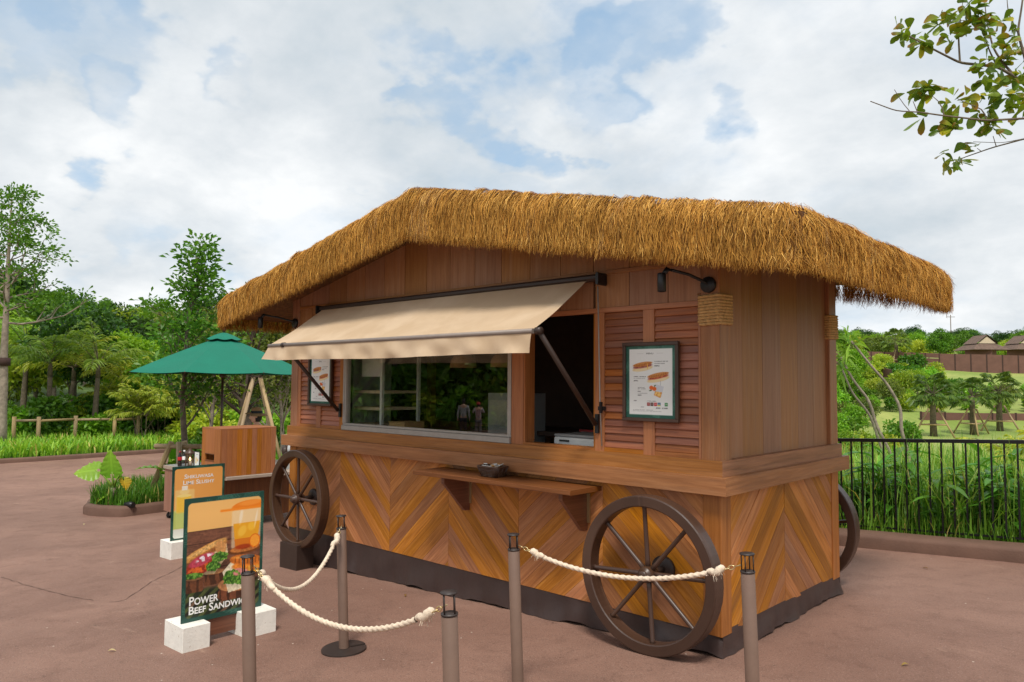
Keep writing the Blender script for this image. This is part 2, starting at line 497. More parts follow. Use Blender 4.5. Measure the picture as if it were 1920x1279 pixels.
# paving: brown coated asphalt, mottled, with wear
m, k, out = new_mat('paving')
o_ = k.n('ShaderNodeTexCoord').outputs['Object']
n1 = k.noise(o_, .45, 6, .6, .5); n2 = k.noise(o_, 3.2, 7, .65, .4); n3 = k.noise(o_, 85, 3, .7)
c_ = k.mix(k.smooth(n1, .3, .7), rgba(lin(128, 96, 82)), rgba(lin(150, 115, 99)))
c_ = k.mix(k.math('MULTIPLY', k.smooth(n2, .46, .70), .38), c_, rgba(lin(106, 77, 65)))
st = k.noise(k.vmath('MULTIPLY', o_, (1.0, 2.6, 1.0)), 1.1, 8, .7, .8)
c_ = k.mix(k.math('MULTIPLY', k.smooth(st, .60, .76), .5), c_, rgba(lin(182, 150, 130)))
c_ = k.mix(k.math('MULTIPLY', k.smooth(n3, .50, .68), .55), c_, rgba(lin(86, 64, 54)))
c_ = k.mix(k.math('MULTIPLY', k.smooth(k.noise(o_, 130, 2, .6), .60, .70), .6), c_, rgba(lin(182, 156, 142)))
dirt = k.noise(k.vmath('MULTIPLY', o_, (1.0, 1.7, 1.0)), 17, 7, .8, .3)
c_ = k.mix(k.math('MULTIPLY', k.smooth(dirt, .58, .68), k.smooth(n2, .42, .6)), c_, rgba(lin(70, 50, 42)))
sp = k.n('ShaderNodeTexVoronoi', Vector=o_); sp.inputs['Scale'].default_value = 5.5
c_ = k.mix(k.smooth(sp.outputs['Distance'], .045, .03), c_, rgba(lin(205, 190, 176)))
b_ = k.n('ShaderNodeBsdfPrincipled', i0=c_); k.set(b_.inputs['Roughness'], k.math('ADD', k.math('MULTIPLY', n2, .3), .52))
b_.inputs['Specular IOR Level'].default_value = .35
bp = k.n('ShaderNodeBump', Strength=.8, Distance=.008); k.set(bp.inputs['Height'], k.math('ADD', k.noise(o_, 120, 3, .7), k.math('MULTIPLY', n2, 1.5))); k.set(b_.inputs['Normal'], bp)
k.set(out.inputs[0], b_)

# grass-covered terrain
m, k, out = new_mat('lawn')
o_ = k.n('ShaderNodeTexCoord').outputs['Object']
c_ = k.mix(k.smooth(k.noise(o_, .12, 5, .6, .3), .35, .65), rgba(lin(122, 142, 60)), rgba(lin(154, 160, 84)))
c_ = k.mix(k.math('MULTIPLY', k.smooth(k.noise(o_, 1.6, 6, .7), .45, .75), .5), c_, rgba(lin(84, 112, 34)))
b_ = k.n('ShaderNodeBsdfPrincipled', i0=c_); b_.inputs['Roughness'].default_value = .9
bp = k.n('ShaderNodeBump', Strength=.8, Distance=.05); k.set(bp.inputs['Height'], k.noise(o_, 9, 6, .7)); k.set(b_.inputs['Normal'], bp)
k.set(out.inputs[0], b_)

# ------------------------------------------------------------------ setting: ground, paving
def sheet(name, xs, ys, zf, mat):
    X, Y = np.meshgrid(xs, ys); Z = zf(X, Y)
    nx, ny = len(xs), len(ys)
    i = np.arange(nx*ny).reshape(ny, nx)
    f = np.stack([i[:-1, :-1], i[:-1, 1:], i[1:, 1:], i[1:, :-1]], -1).reshape(-1, 4)
    me = npmesh(name, np.stack([X, Y, Z], -1).reshape(-1, 3), f, smooth=True)
    return prop(link(name, me, mat), kind='structure')
sheet('ground', np.linspace(-1500, 1500, 7), np.linspace(-1500, 1500, 7), lambda X, Y: X*0-3.2, 'lawn')
sheet('pavement', np.linspace(-23.6, 16, 80), np.linspace(-45, 4.55, 50), lambda X, Y: gz(X), 'paving')
sheet('back_path', np.linspace(-44, -12, 40), np.linspace(4.56, 24, 20), lambda X, Y: gz(X), 'paving')

# ------------------------------------------------------------------ the kiosk
KW, KD = 5.4, 2.15
kiosk = thing('food_kiosk', 'wooden food kiosk with thatched roof, cart wheels, chevron boards and beige awning', 'kiosk', (-2.7, 1.07, gzf(-2.7)))
def zdeck(x): return 3.215 - 0.19*abs(x+2.7)

# base core and floor
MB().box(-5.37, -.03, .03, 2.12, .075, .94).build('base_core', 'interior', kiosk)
def clip(poly, nx, nz, d, keep_less):
    out = []
    for i in range(len(poly)):
        p, q = poly[i], poly[(i+1) % len(poly)]
        a = p[0]*nx+p[1]*nz-d; b = q[0]*nx+q[1]*nz-d
        if keep_less: a, b = -a, -b
        if a >= 0: out.append(p)
        if (a >= 0) != (b >= 0):
            t = a/(a-b); out.append((p[0]+(q[0]-p[0])*t, p[1]+(q[1]-p[1])*t))
    return out
def chevron(s0, s1, z0, z1, sign, to3, n, ang=42, wd=.104, parent=kiosk, mat='chevron_wood'):
    a = R(ang)*sign
    dx, dz = math.cos(a), math.sin(a); nx, nz = -dz, dx
    rect = [(s0, z0), (s1, z0), (s1, z1), (s0, z1)]
    ds = [p[0]*nx+p[1]*nz for p in rect]
    kk = math.floor(min(ds)/wd)
    while kk*wd < max(ds):
        w_ = wd
        p = clip(rect, nx, nz, kk*wd+.0008, False); p = clip(p, nx, nz, (kk+1)*wd-.0008, True) if len(p) > 2 else p
        kk += 1
        if len(p) < 3: continue
        ar = abs(sum(p[i][0]*p[(i+1) % len(p)][1]-p[(i+1) % len(p)][0]*p[i][1] for i in range(len(p))))/2
        if ar < 3e-4: continue
        jit = random.uniform(-.0015, .0015)
        mb = MB(); b = len(p)
        f3 = [Vector(to3(q[0], q[1])) + Vector(n)*jit for q in p]
        uvd = {tuple(round(c, 5) for c in f): (q[0]*dx+q[1]*dz, q[0]*nx+q[1]*nz) for f, q in zip(f3, p)}
        uv = [(q[0]*dx+q[1]*dz, q[0]*nx+q[1]*nz) for q in p]
        bk = [f-Vector(n)*.022 for f in f3]
        mb.face(f3, uv)
        for i in range(b):
            j = (i+1) % b
            mb.face([f3[i], bk[i], bk[j], f3[j]], [uv[i], uv[i], uv[j], uv[j]])
        mb.build('chevron_board', mat, parent)
seams = [-5.27, -4.40, -3.54, -2.68, -1.82, -.96, -.125]
for i, sg in enumerate((1, -1, 1, -1, 1, -1)):
    chevron(seams[i]+.001, seams[i+1]-.001, .062, .99, sg, lambda s, z: (s, 0.0, z), (0, -1, 0))
for (a, b, sg) in ((.135, 1.03, 1), (1.032, 2.01, -1)):
    chevron(a, b, .062, .99, sg, lambda s, z: (0.0, s, z), (1, 0, 0))
# corner boards of the base
for x0, x1 in ((-.124, .010), (-5.41, -5.271)):
    MB().box(x0, x1, -.010, .134, .055, .989, g=2, ch=.004).build('corner_board', 'stile_wood', kiosk)
MB().box(-.13, .010, 2.012, 2.16, .055, .989, g=2, ch=.004).build('corner_board', 'stile_wood', kiosk)
MB().box(-5.41, -5.38, .135, 2.16, .055, .989, g=1).build('side_panel', 'chevron_wood', kiosk)
MB().box(-5.41, -.131, 2.13, 2.16, .055, .989, g=0).build('back_panel', 'chevron_wood', kiosk)

# ledges (mitred boards)
def ledge(z0, z1, p, t, nm):
    A = [(-KW-p, -p), (p, -p), (p, KD+p), (-KW-p, KD+p)]
    B = [(-KW-p+t, -p+t), (p-t, -p+t), (p-t, KD+p-t), (-KW-p+t, KD+p-t)]
    for i in range(4):
        j = (i+1) % 4
        mb = MB()
        ax = 0 if i in (0, 2) else 1
        pts = [(*A[i], z1), (*A[j], z1), (*B[j], z1), (*B[i], z1)]
        mb.slab(pts, (0, 0, z1-z0), lambda q: (q[ax], q[1-ax]+q[2]))
        mb.build(nm, 'trim_wood', kiosk)
ledge(.9895, 1.106, .083, .14, 'ledge_board')
ledge(1.1065, 1.211, .036, .10, 'sill_board')

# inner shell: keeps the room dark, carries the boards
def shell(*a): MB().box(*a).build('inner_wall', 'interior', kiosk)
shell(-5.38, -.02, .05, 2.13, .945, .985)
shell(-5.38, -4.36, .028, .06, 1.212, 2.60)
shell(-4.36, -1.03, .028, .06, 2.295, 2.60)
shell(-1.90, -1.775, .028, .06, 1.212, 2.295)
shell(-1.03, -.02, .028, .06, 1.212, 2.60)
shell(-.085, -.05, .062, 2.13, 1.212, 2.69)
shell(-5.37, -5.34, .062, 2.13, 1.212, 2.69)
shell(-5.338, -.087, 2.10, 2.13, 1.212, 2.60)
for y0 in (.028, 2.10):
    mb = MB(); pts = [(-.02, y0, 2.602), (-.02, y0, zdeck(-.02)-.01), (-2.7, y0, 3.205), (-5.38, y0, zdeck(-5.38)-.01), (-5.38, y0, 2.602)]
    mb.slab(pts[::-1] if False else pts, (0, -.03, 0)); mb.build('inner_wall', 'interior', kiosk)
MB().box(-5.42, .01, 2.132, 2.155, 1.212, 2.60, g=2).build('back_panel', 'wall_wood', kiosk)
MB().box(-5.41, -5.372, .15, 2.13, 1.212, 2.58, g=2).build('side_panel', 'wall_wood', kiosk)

# posts
for (x0, x1, y0, y1) in ((-.13, .012, -.014, .148), (-5.412, -5.27, -.014, .148), (-.13, .012, 2.0, 2.165), (-5.412, -5.27, 2.0, 2.165)):
    MB().box(x0, x1, y0, y1, 1.2115, zdeck(-.06)-.03, g=2, ch=.006).build('post', 'trim_wood', kiosk)

# upright wall boards
ps = [-.13] + [-.39-.33*i for i in range(15)] + [-5.27]
for i in range(len(ps)-1):
    xb, xa = ps[i]-.0028, ps[i+1]+.0028
    j = random.uniform(-.001, .001)
    top = [(xb, zdeck(xb)-.012)] + ([(-2.7, 3.203)] if xa < -2.7 < xb else []) + [(xa, zdeck(xa)-.012)]
    pts = [(xa, j, 2.587), (xb, j, 2.587)] + [(x, j, z) for x, z in top]
    mb = MB(); mb.slab(pts, (0, -.024, 0), lambda q: (q[2], q[0]+q[1])); mb.build('wall_board', 'wall_wood', kiosk)
    # lower band
    for (ra, rb) in ((-1.03, -.131), (-5.27, -4.36), (-4.36, -1.03)):
        a, b = max(xa, ra), min(xb, rb)
        if b-a > .02: MB().box(a, b, j, j+.024, 2.302, 2.553, g=2).build('wall_board', 'wall_wood', kiosk)
sy = [.149, .39, .722, 1.045, 1.379, 1.70, 2.0]
for i in range(6):
    j = random.uniform(-.001, .001)
    MB().box(-.046+j, -.022+j, sy[i]+.0012, sy[i+1]-.0012, 1.2115, zdeck(0)-.012, g=2).build('wall_board', 'wall_wood', kiosk)
MB().box(-5.269, -.131, -.010, .02, 2.554, 2.586, g=0, ch=.003).build('rail', 'trim_wood', kiosk)
MB().box(-5.269, -.131, -.010, .027, 2.262, 2.301, g=0, ch=.003).build('rail', 'stile_wood', kiosk)

# shutters: stiles + louvre slats
for (a, b) in ((-1.03, -.945), (-.597, -.503), (-.152, -.1305), (-5.2695, -5.217), (-4.88, -4.795), (-4.43, -4.362), (-1.905, -1.772)):
    MB().box(a, b, -.008, .04, 1.2115, 2.2615, g=2, ch=.003).build('stile', 'stile_wood', kiosk)
for (a, b) in ((-.9445, -.5975), (-.5025, -.1525), (-5.2165, -4.8805), (-4.7945, -4.4305)):
    MB().box(a, b, -.004, .027, 1.2115, 1.243, g=0).build('stile', 'stile_wood', kiosk)
    n = 19; pitch = (2.2615-1.2435)/n
    for i in range(n):
        z0 = 1.2435+pitch*i; z1 = z0+pitch-.0015
        e = random.uniform(-.001, .001)
        mb = MB(); mb.prof([(.026, z0), (.026, z1), (.012+e, z1), (-.001+e, z0+.004), (.001+e, z0)][::-1], 1, 2, 0, a+.0006, b-.0006)
        mb.build('louvre_slat', 'louvre_wood', kiosk)

# window
win = MB().box(-4.36, -1.906, -.028, .05, 1.212, 1.262, g=0, ch=.004).build('window', 'alu', kiosk)
MB().box(-4.36, -1.906, -.010, .026, 1.263, 1.285, g=0, ch=.003).build('frame', 'alu', win)
for (a, b) in ((-4.36, -4.335), (-4.328, -4.306), (-1.945, -1.906)):
    MB().box(a, b, -.016, .05, 1.2855, 2.2615, g=2, ch=.003).build('frame', 'alu', win)
MB().box(-4.335, -1.946, -.010, .045, 2.235, 2.2615, g=0).build('frame', 'alu', win)
MB().box(-4.305, -1.946, .008, .014, 1.2855, 2.2345).build('pane', 'glass', win)
# serving hatch lining
MB().box(-1.771, -1.031, -.006, .09, 1.2115, 1.232, g=0).build('hatch_sill', 'stile_wood', kiosk)
MB().box(-1.771, -1.755, .0, .12, 1.2325, 2.2615, g=2).build('hatch_jamb', 'stile_wood', kiosk)
MB().box(-1.047, -1.031, .0, .12, 1.2325, 2.2615, g=2).build('hatch_jamb', 'stile_wood', kiosk)

# shelf with brackets
MB().box(-2.73, -.97, -.385, -.0835, .915, .950, g=0, ch=.004).build('shelf', 'shelf_wood', kiosk)
MB().box(-2.73, -.97, -.083, -.004, .915, .950, g=0).build('shelf', 'shelf_wood', kiosk)
for x in (-2.42, -1.12):
    mb = MB(); mb.prof([(-.003, .60), (-.003, .914), (-.31, .914), (-.31, .86), (-.06, .60)], 1, 2, 0, x-.018, x+.018)
    br = mb.build('bracket', 'shelf_wood', kiosk)
    MB().box(x+.0185, x+.045, -.012, -.0035, .66, .88).build('hinge', 'brass', br)

# skirt
def skirt():
    mb = MB(); path = []
    for x in np.linspace(-5.41, .01, 150): path.append((x, -.005, 0, -1))
    for y in np.linspace(0.0, 2.16, 62): path.append((.012, y, 1, 0))
    for x in np.linspace(.01, -5.41, 50): path.append((x, 2.165, 0, 1))
    for y in np.linspace(2.16, 0, 30): path.append((-5.412, y, -1, 0))
    rows = []; L = 0; prev = path[0]
    cols = []
    for k_, (x, y, nx, ny) in enumerate(path):
        L += math.hypot(x-prev[0], y-prev[1]); prev = (x, y)
        g = gzf(x)+.004
        wv = .012*math.sin(L*5.1+1)+.010*math.sin(L*11.7)+.008*math.sin(L*23+math.sin(L*3)*2)+.006*math.sin(L*41)
        col = []
        for i in range(8):
            t = i/7
            o = -.012 + (.022+wv*.7)*t**1.3 + .006*math.sin(t*5+L*7)*t
            zt = .085*(1-t)+(g+max(0, .018*math.sin(L*6.3)+.008*math.sin(L*17)))*t
            col.append((x+nx*o, y+ny*o, zt))
        cols.append(col)
    mb.grid(cols); return mb.build('skirt', 'skirt_vinyl', kiosk)
skirt()

# wheels
def wheel(cx, cy, cz, side, ang):
    rim = MB()
    rim.lathe([(.455, -.05), (.462, -.056), (.522, -.056), (.53, -.05), (.53, .05), (.522, .056), (.462, .056), (.455, .05)], (cx, cy, cz), 64, 1, smooth=False, close=True)
    wh = rim.build('wheel', 'wheel_wood', kiosk)
    for i in range(8):
        a = ang+i*math.pi/4
        d = Vector((math.cos(a), 0, math.sin(a)))
        c = Vector((cx, cy, cz))
        MB().tube([c+d*.03, c+d*.1, c+d*.44, c+d*.458], [.02, .0165, .0155, .022], 10).build('spoke', 'wheel_wood', wh)
    hb = MB().lathe([(0, -.085), (.028, -.085), (.034, -.075), (.034, -.06), (.05, -.055), (.054, -.04), (.054, .04), (.05, .055), (.03, .06), (.0, .06)], (cx, cy, cz), 24, 1)
    hb.build('hub', 'wheel_wood', wh)
    wy = 0.0 if side < 0 else KD
    MB().tube([(cx, cy, cz), (cx, wy+side*.0, cz)], .024, 14).build('axle', 'brown_metal', wh)
    MB().lathe([(0, side*.03), (.085, side*.03), (.09, side*.024), (.09, side*.004)], (cx, wy, cz), 28, 1).build('flange', 'brown_metal', wh)
    return wh
wheel(-.43, -.205, .428, -1, R(4))
wheel(-4.885, -.205, .445, -1, R(1))
wheel(-.43, KD+.22, .428, 1, R(10))
g0 = gzf(-4.885)
MB().box(-5.06, -4.72, -.31, -.10, g0-.02, -.025, g=2, ch=.004).build('wheel_block', 'brown_metal', kiosk)

# twisted rope
def ropemesh(pts, r, pitch=.05, seg=9, lobes=3, depth=.2):
    pts = np.array(pts, float); n = len(pts)
    t = np.gradient(pts, axis=0); t /= np.linalg.norm(t, axis=1)[:, None]+1e-9
    L = np.concatenate([[0], np.cumsum(np.linalg.norm(np.diff(pts, axis=0), axis=1))])
    u = np.cross(t[0], (0.13, .2, .97)); u /= np.linalg.norm(u)
    V = []
    th = np.arange(seg)/seg*2*np.pi
    for i in range(n):
        u = u-t[i]*(u@t[i]); u /= np.linalg.norm(u)+1e-9
        v = np.cross(t[i], u)
        rr = r*(1+depth*np.cos(lobes*(th-2*np.pi*L[i]/pitch/lobes*1.0)))
        V.append(pts[i]+(np.cos(th)*rr)[:, None]*u+(np.sin(th)*rr)[:, None]*v)
    V = np.concatenate(V)
    i = np.arange(n-1)[:, None]*seg; j = np.arange(seg)[None]; j2 = (j+1) % seg
    F = np.stack([i+j, i+j2, i+seg+j2, i+seg+j], -1).reshape(-1, 4)
    return npmesh('rope', V, F, smooth=True)
def resample(pts, step):
    pts = np.array(pts, float)
    L = np.concatenate([[0], np.cumsum(np.linalg.norm(np.diff(pts, axis=0), axis=1))])
    s = np.linspace(0, L[-1], max(2, int(L[-1]/step)))
    return np.stack([np.interp(s, L, pts[:, i]) for i in range(3)], -1)
def binding(x0, x1, y0, y1, z0, z1):
    pts = []; turns = 10; r = (z1-z0)/turns/2*1.06; e = r*.9
    c = [(x0-e, y0-e), (x1+e, y0-e), (x1+e, y1+e), (x0-e, y1+e)]
    k_ = .012
    for tn in range(turns):
        for q in range(4):
            z = z0+(tn+q/4)*(z1-z0)/turns+r*.5
            p, nx_ = c[q], c[(q+1) % 4]
            dx = np.sign(nx_[0]-p[0]); dy = np.sign(nx_[1]-p[1])
            pts.append((p[0]+dx*k_, p[1]+dy*k_, z)); pts.append((nx_[0]-dx*k_, nx_[1]-dy*k_, z+(z1-z0)/turns/4*.9))
    me = ropemesh(resample(pts, .007), r, pitch=.045)
    link('rope_binding', me, 'rope_binding', kiosk)
binding(-.13, .012, -.014, .148, 2.125, 2.335)
binding(-.13, .012, 2.0, 2.165, 2.125, 2.335)
binding(-5.412, -5.27, -.014, .148, 2.125, 2.335)

# swivel wall lamps on the front posts
def wall_lamp(bx, sgn):
    lp = MB().lathe([(0, -.026), (.051, -.026), (.055, -.022), (.055, .0)], (bx, -.0145, 2.40), 28, 1).build('wall_lamp', 'black_metal', kiosk)
    e = (bx+sgn*.02, -.045, 2.42); k1 = (bx+sgn*.10, -.34, 2.475)
    MB().tube([(bx, -.03, 2.40), e, (bx+sgn*.05, -.2, 2.455), k1], .011, 8).build('lamp_arm', 'black_metal', lp)
    MB().tube([(k1[0]-.02, k1[1], k1[2]-.0), (k1[0]+.02*sgn, k1[1]-.012, k1[2]+.01), (k1[0]+sgn*.045, k1[1]-.03, k1[2]-.035)], .017, 8).build('lamp_joint', 'black_metal', lp)
    hd = MB().lathe([(0, .055), (.024, .055), (.029, .046), (.029, -.066), (.025, -.07), (.022, -.062), (0, -.062)], (k1[0]+sgn*.05, k1[1]-.035, k1[2]-.075), 20, 2)
    hd.build('lamp_head', 'black_metal', lp)
wall_lamp(-.062, -1)
wall_lamp(-5.34, -1)
# exhaust pipe on the left end
pp = MB().tube([(-5.41, .25, .93), (-5.52, .20, .92), (-5.62, .10, .90)], .062, 18).build('vent_pipe', 'white_enamel', kiosk)
MB().tube([(-5.62, .10, .90), (-5.665, .055, .89)], .066, 18).build('pipe_cap', 'bronze_metal', pp)

# ------------------------------------------------------------------ awning
aw = MB().box(-4.72, -.925, -.10, -.012, 2.503, 2.553, g=0, ch=.015).build('awning', 'brown_metal', kiosk)
for x in (-4.735, -.935):
    MB().box(x-.02 if x < -2 else x-.005, x+.005 if x < -2 else x+.02, -.125, -.012, 2.465, 2.56, g=1, ch=.012).build('cassette_cap', 'black_metal', aw)
ya, za, yb, zb = -.075, 2.515, -.70, 2.098
rows = []
for i in range(15):
    t = i/14; row = []
    for j in range(61):
        s = j/60; x = -4.685+s*3.63
        sag = -.030*math.sin(math.pi*t)*(.6+.4*math.sin(math.pi*s)) + .003*math.sin(s*37+t*3)*math.sin(math.pi*t) + .004*math.sin((s*3+t*1.3)*6)*math.sin(math.pi*t)
        row.append((x, ya+(yb-ya)*t, za+(zb-za)*t+sag))
    rows.append(row)
MB().grid(rows).build('canopy_cloth', 'awning_cloth', aw)
MB().tube([(-4.69, -.705, 2.088), (-1.05, -.705, 2.088)], .019, 12).build('front_bar', 'bar_metal', aw)
rows = []
for i in range(10):
    t = i/9; row = []
    for j in range(181):
        s = j/180; x = -4.69+s*3.63
        wv = .011*math.sin(s*41+t*2.2)+.008*math.sin(s*73+1.3-t*2.6)+.006*math.sin(s*23-t*4)
        fl = .07*max(0, 1-s/.05)**2
        row.append((x-.02*t*t*max(0, 1-s/.03)-fl*.8*t, -.713-.018*t+wv*t-fl*t*.3, 2.075-.145*t+.02*t*max(0, 1-s/.06)+.006*math.sin(s*9)*t))
    rows.append(row)
MB().grid(rows).build('valance', 'awning_cloth', aw)
for x, xe in ((-1.0, -1.0), (-4.40, -4.40)):
    ar = MB().tube([(xe, -.70, 2.085), (x, -.045, 1.415)], .019, 10).build('support_arm', 'brown_metal', aw)
    MB().box(x-.016, x+.016, -.030, -.0085, 1.345, 1.49).build('arm_bracket', 'black_metal', aw)
    MB().lathe([(0, -.024), (.026, -.024), (.026, .024), (0, .024)], (xe, -.704, 2.088), 16, 0).build('arm_joint', 'brown_metal', aw)
cr = MB().tube([(-.965, -.06, 2.46), (-.965, -.03, 1.55), (-.955, -.02, 1.25)], .005, 6).build('crank_rod', 'alu', aw)
MB().box(-.975, -.925, -.045, -.0085, 1.52, 1.55).box(-.945, -.93, -.07, -.0455, 1.50, 1.585).build('rod_clip', 'black_metal', aw)

# ------------------------------------------------------------------ roof
EX0, EX1, RY0, RY1 = -6.25, .75, -.46, 2.72
def ztop(x): return 3.44 - .205*abs(x+2.7)
roof = None
mb = MB()
for sgn in (0, 1):
    x0, x1 = ((EX0, -2.7), (-2.7, EX1))[sgn]
    pts = [(x0, RY0, zdeck(x0)+.055), (x1, RY0, zdeck(x1)+.055), (x1, RY1, zdeck(x1)+.055), (x0, RY1, zdeck(x0)+.055)]
    mb.slab(pts, (0, 0, .055))
roof = mb.build('roof', 'soffit', kiosk)
for y in (.45, 1.07, 1.7):
    for x0, x1 in ((EX0+.1, -5.42), (.02, EX1-.1)):
        mb = MB(); mb.slab([(x0, y, zdeck(x0)-.003), (x1, y, zdeck(x1)-.003), (x1, y+.06, zdeck(x1)-.003), (x0, y+.06, zdeck(x0)-.003)], (0, 0, .05)); mb.build('rafter', 'soffit', roof)
mb = MB()
for x0, x1 in ((EX0-.02, -2.7), (-2.7, EX1+.02)):
    pts = [(x0, RY0-.03, ztop(x0)-.03), (x1, RY0-.03, ztop(x1)-.03), (x1, RY1+.03, ztop(x1)-.03), (x0, RY1+.03, ztop(x0)-.03)]
    n = .20
    mb.slab(pts, (0, 0, n))
plain('thatch_core', lin(104, 66, 28), rough=.95, var=.35, scale=18, bump=1.0, bscale=60)
mb.build('thatch_core', 'thatch_core', roof)

def strands(N, edge, zt, zb, seed, fuzz=.0, wid=(.0022, .0048)):
    """edge(s) -> (xy, outward normal xy, tangent xy); returns ribbons hanging over the rim"""
    g = np.random.default_rng(seed)
    ncl = max(4, N//9)
    cs = g.random(ncl); cj = g.normal(0, 1, (ncl, 4))
    ci = g.integers(0, ncl, N)
    s = np.clip(cs[ci]+g.normal(0, .0016, N), 0, 1)
    xy, nn, tt = edge(s)
    t0 = np.clip(g.beta(1.0, 1.25, ncl)[ci]*.86-.10+g.normal(0, .05, N), -.16, .86)
    top = g.random(N) < .10
    t0 = np.where(top, -g.random(N)*.22, t0)
    ln = .26+.24*g.random(N)
    low = g.random(N) < .42
    t0 = np.where(low, .36+.42*g.random(N), t0)
    t1 = np.minimum(t0+ln, 1.0+.05*cj[ci, 0]+.05*g.random(N))
    t1 = np.where(low, .93+.10*g.random(N)+.035*cj[ci, 0], t1)
    t1 = np.maximum(t1, t0+.12)
    sg_ = g.normal(0, 1, 97); lump = .013*np.interp(s*96, np.arange(97), sg_)
    def off(t):
        a = np.clip((t+.12)/.5, 0, 1)
        return -.12+.19*np.sin(a*np.pi/2)**.8 - .05*np.clip(t-.55, 0, 1)**1.0
    Zt = zt(xy)+.02+lump*.6; Zb = zb(xy)
    K = np.array([0, .3, .62, 1.0])
    lift = (.008+.022*g.random(N)+.012*cj[ci, 1].clip(-1, 2))
    side = (g.normal(0, .022, N)+cj[ci, 2]*.022)
    curl = g.normal(0, .014, (N, 4))
    P = np.zeros((N, 4, 3))
    for i, k_ in enumerate(K):
        t = t0+(t1-t0)*k_
        o = off(t)+lift*(.3+.9*k_)+lump*.5+curl[:, i]*.45
        la = side*k_**1.4+curl[:, i]*k_
        P[:, i, :2] = xy+nn*o[:, None]+tt*la[:, None]
        zz_ = Zt-(Zt-Zb)*np.clip(t, 0, 2)
        up_ = np.clip(-t, 0, 1)*.10
        P[:, i, 2] = zz_+up_*.6+curl[:, i]*.3
    fz = g.random(N) < fuzz
    P[fz, 3, 2] += g.random(fz.sum())*.05
    # ribbon width direction: mostly along the rim
    a = g.normal(0, .7, N)
    wd = np.stack([tt[:, 0]*np.cos(a)+nn[:, 0]*np.sin(a), tt[:, 1]*np.cos(a)+nn[:, 1]*np.sin(a), np.zeros(N)], -1)
    ww = g.uniform(*wid, N)
    V = np.zeros((N, 8, 3))
    for i, q in enumerate((1.0, 1.0, .85, .3)):
        V[:, 2*i] = P[:, i]-wd*(ww*q/2)[:, None]; V[:, 2*i+1] = P[:, i]+wd*(ww*q/2)[:, None]
    base = np.arange(N)[:, None]*8
    F = np.concatenate([base+np.array([2*i, 2*i+1, 2*i+3, 2*i+2])[None] for i in range(3)], 0)
    c1, c2, c3 = np.array(lin(212, 158, 72)), np.array(lin(172, 118, 48)), np.array(lin(100, 64, 26))
    m_ = np.clip(.5+.25*cj[ci, 3]+g.normal(0, .28, N), 0, 1)[:, None]
    c = c2+(c1-c2)*m_
    pn = g.random(60); patch = np.interp(s*58+t0*2.0, np.arange(60), pn)[:, None]
    gr = np.array(lin(150, 124, 92)); c = c*(.82+.32*patch); c = np.where((patch > .8) & (g.random((N, 1)) < .5), c*.5+gr*.5, c)
    dk = (g.random(N) < .17)[:, None]; c = np.where(dk, c3, c)
    yl = (g.random(N) < .10)[:, None]; c = np.where(yl, np.array(lin(232, 182, 98)), c)
    C = np.repeat(c[:, None], 8, 1)
    return V.reshape(-1, 3), F, C.reshape(-1, 3)
def zt_(xy): return 3.44-.205*np.abs(xy[:, 0]+2.7)-.008
def zb_(xy): return np.maximum(2.985-.180*np.abs(xy[:, 0]+2.7), 2.345)
rc = .12
def straight(A, B, n):
    A, B, n = np.array(A), np.array(B), np.array(n, float); t = (B-A)/np.linalg.norm(B-A)
    return lambda s: (A+(B-A)*s[:, None], np.repeat(n[None], len(s), 0), np.repeat(t[None], len(s), 0))
def corner(c, a0, a1):
    c = np.array(c)
    def f(s):
        a = a0+(a1-a0)*s; n = np.stack([np.cos(a), np.sin(a)], -1)
        return c+n*rc, n, np.stack([-n[:, 1], n[:, 0]], -1)
    return f
hp = math.pi/2
x0, x1, y0, y1 = EX0+.02, EX1-.02, RY0, RY1-.02
jobs = [(72000, straight((x0+rc, y0), (x1-rc, y0), (0, -1)), 11), (33000, straight((x1, y0+rc), (x1, y1-rc), (1, 0)), 12),
        (9000, straight((x0, y0+rc), (x0, y1-rc), (-1, 0)), 13), (13000, straight((x0+rc, y1), (x1-rc, y1), (0, 1)), 14),
        (3600, corner((x1-rc, y0+rc), -hp, 0), 15), (2500, corner((x0+rc, y0+rc), math.pi, math.pi+hp), 16),
        (1600, corner((x1-rc, y1-rc), 0, hp), 17), (900, corner((x0+rc, y1-rc), hp, math.pi), 18)]
VV, FF, CC, nb = [], [], [], 0
for N, e, sd in jobs:
    V, F, C = strands(N, e, zt_, zb_, sd, fuzz=.05)
    VV.append(V); FF.append(F+nb); CC.append(C); nb += len(V)
# loose straw lying over the roof planes
N = 9000
g = np.random.default_rng(5)
P0 = np.stack([g.uniform(EX0, EX1, N), g.uniform(RY0, RY1, N)], -1)
z0 = zt_(P0)-.01
sl_ = np.sign(P0[:, 0]+2.7)
L = g.uniform(.08, .25, N); a = g.normal(0, .5, N)
P1 = P0+np.stack([sl_*np.cos(a)*L, np.sin(a)*L], -1)
P1[:, 0] = np.clip(P1[:, 0], EX0, EX1); P1[:, 1] = np.clip(P1[:, 1], RY0, RY1)
z1 = zt_(P1)+g.uniform(.0, .035, N)
wv = np.stack([-np.sin(a), np.cos(a), a*0], -1)*.003
A = np.concatenate([P0, z0[:, None]], 1); B = np.concatenate([P1, z1[:, None]], 1)
V = np.stack([A-wv, A+wv, B+wv*.4, B-wv*.4], 1).reshape(-1, 3)
VV.append(V); FF.append(nb+np.arange(N*4).reshape(-1, 4))
CC.append(np.repeat(np.array(lin(190, 130, 52))[None]*g.uniform(.6, 1.15, (N, 1)), 4, 0))
me = npmesh('thatch', np.concatenate(VV), np.concatenate(FF), np.concatenate(CC))
prop(link('thatch', me, 'thatch', roof), kind='stuff')
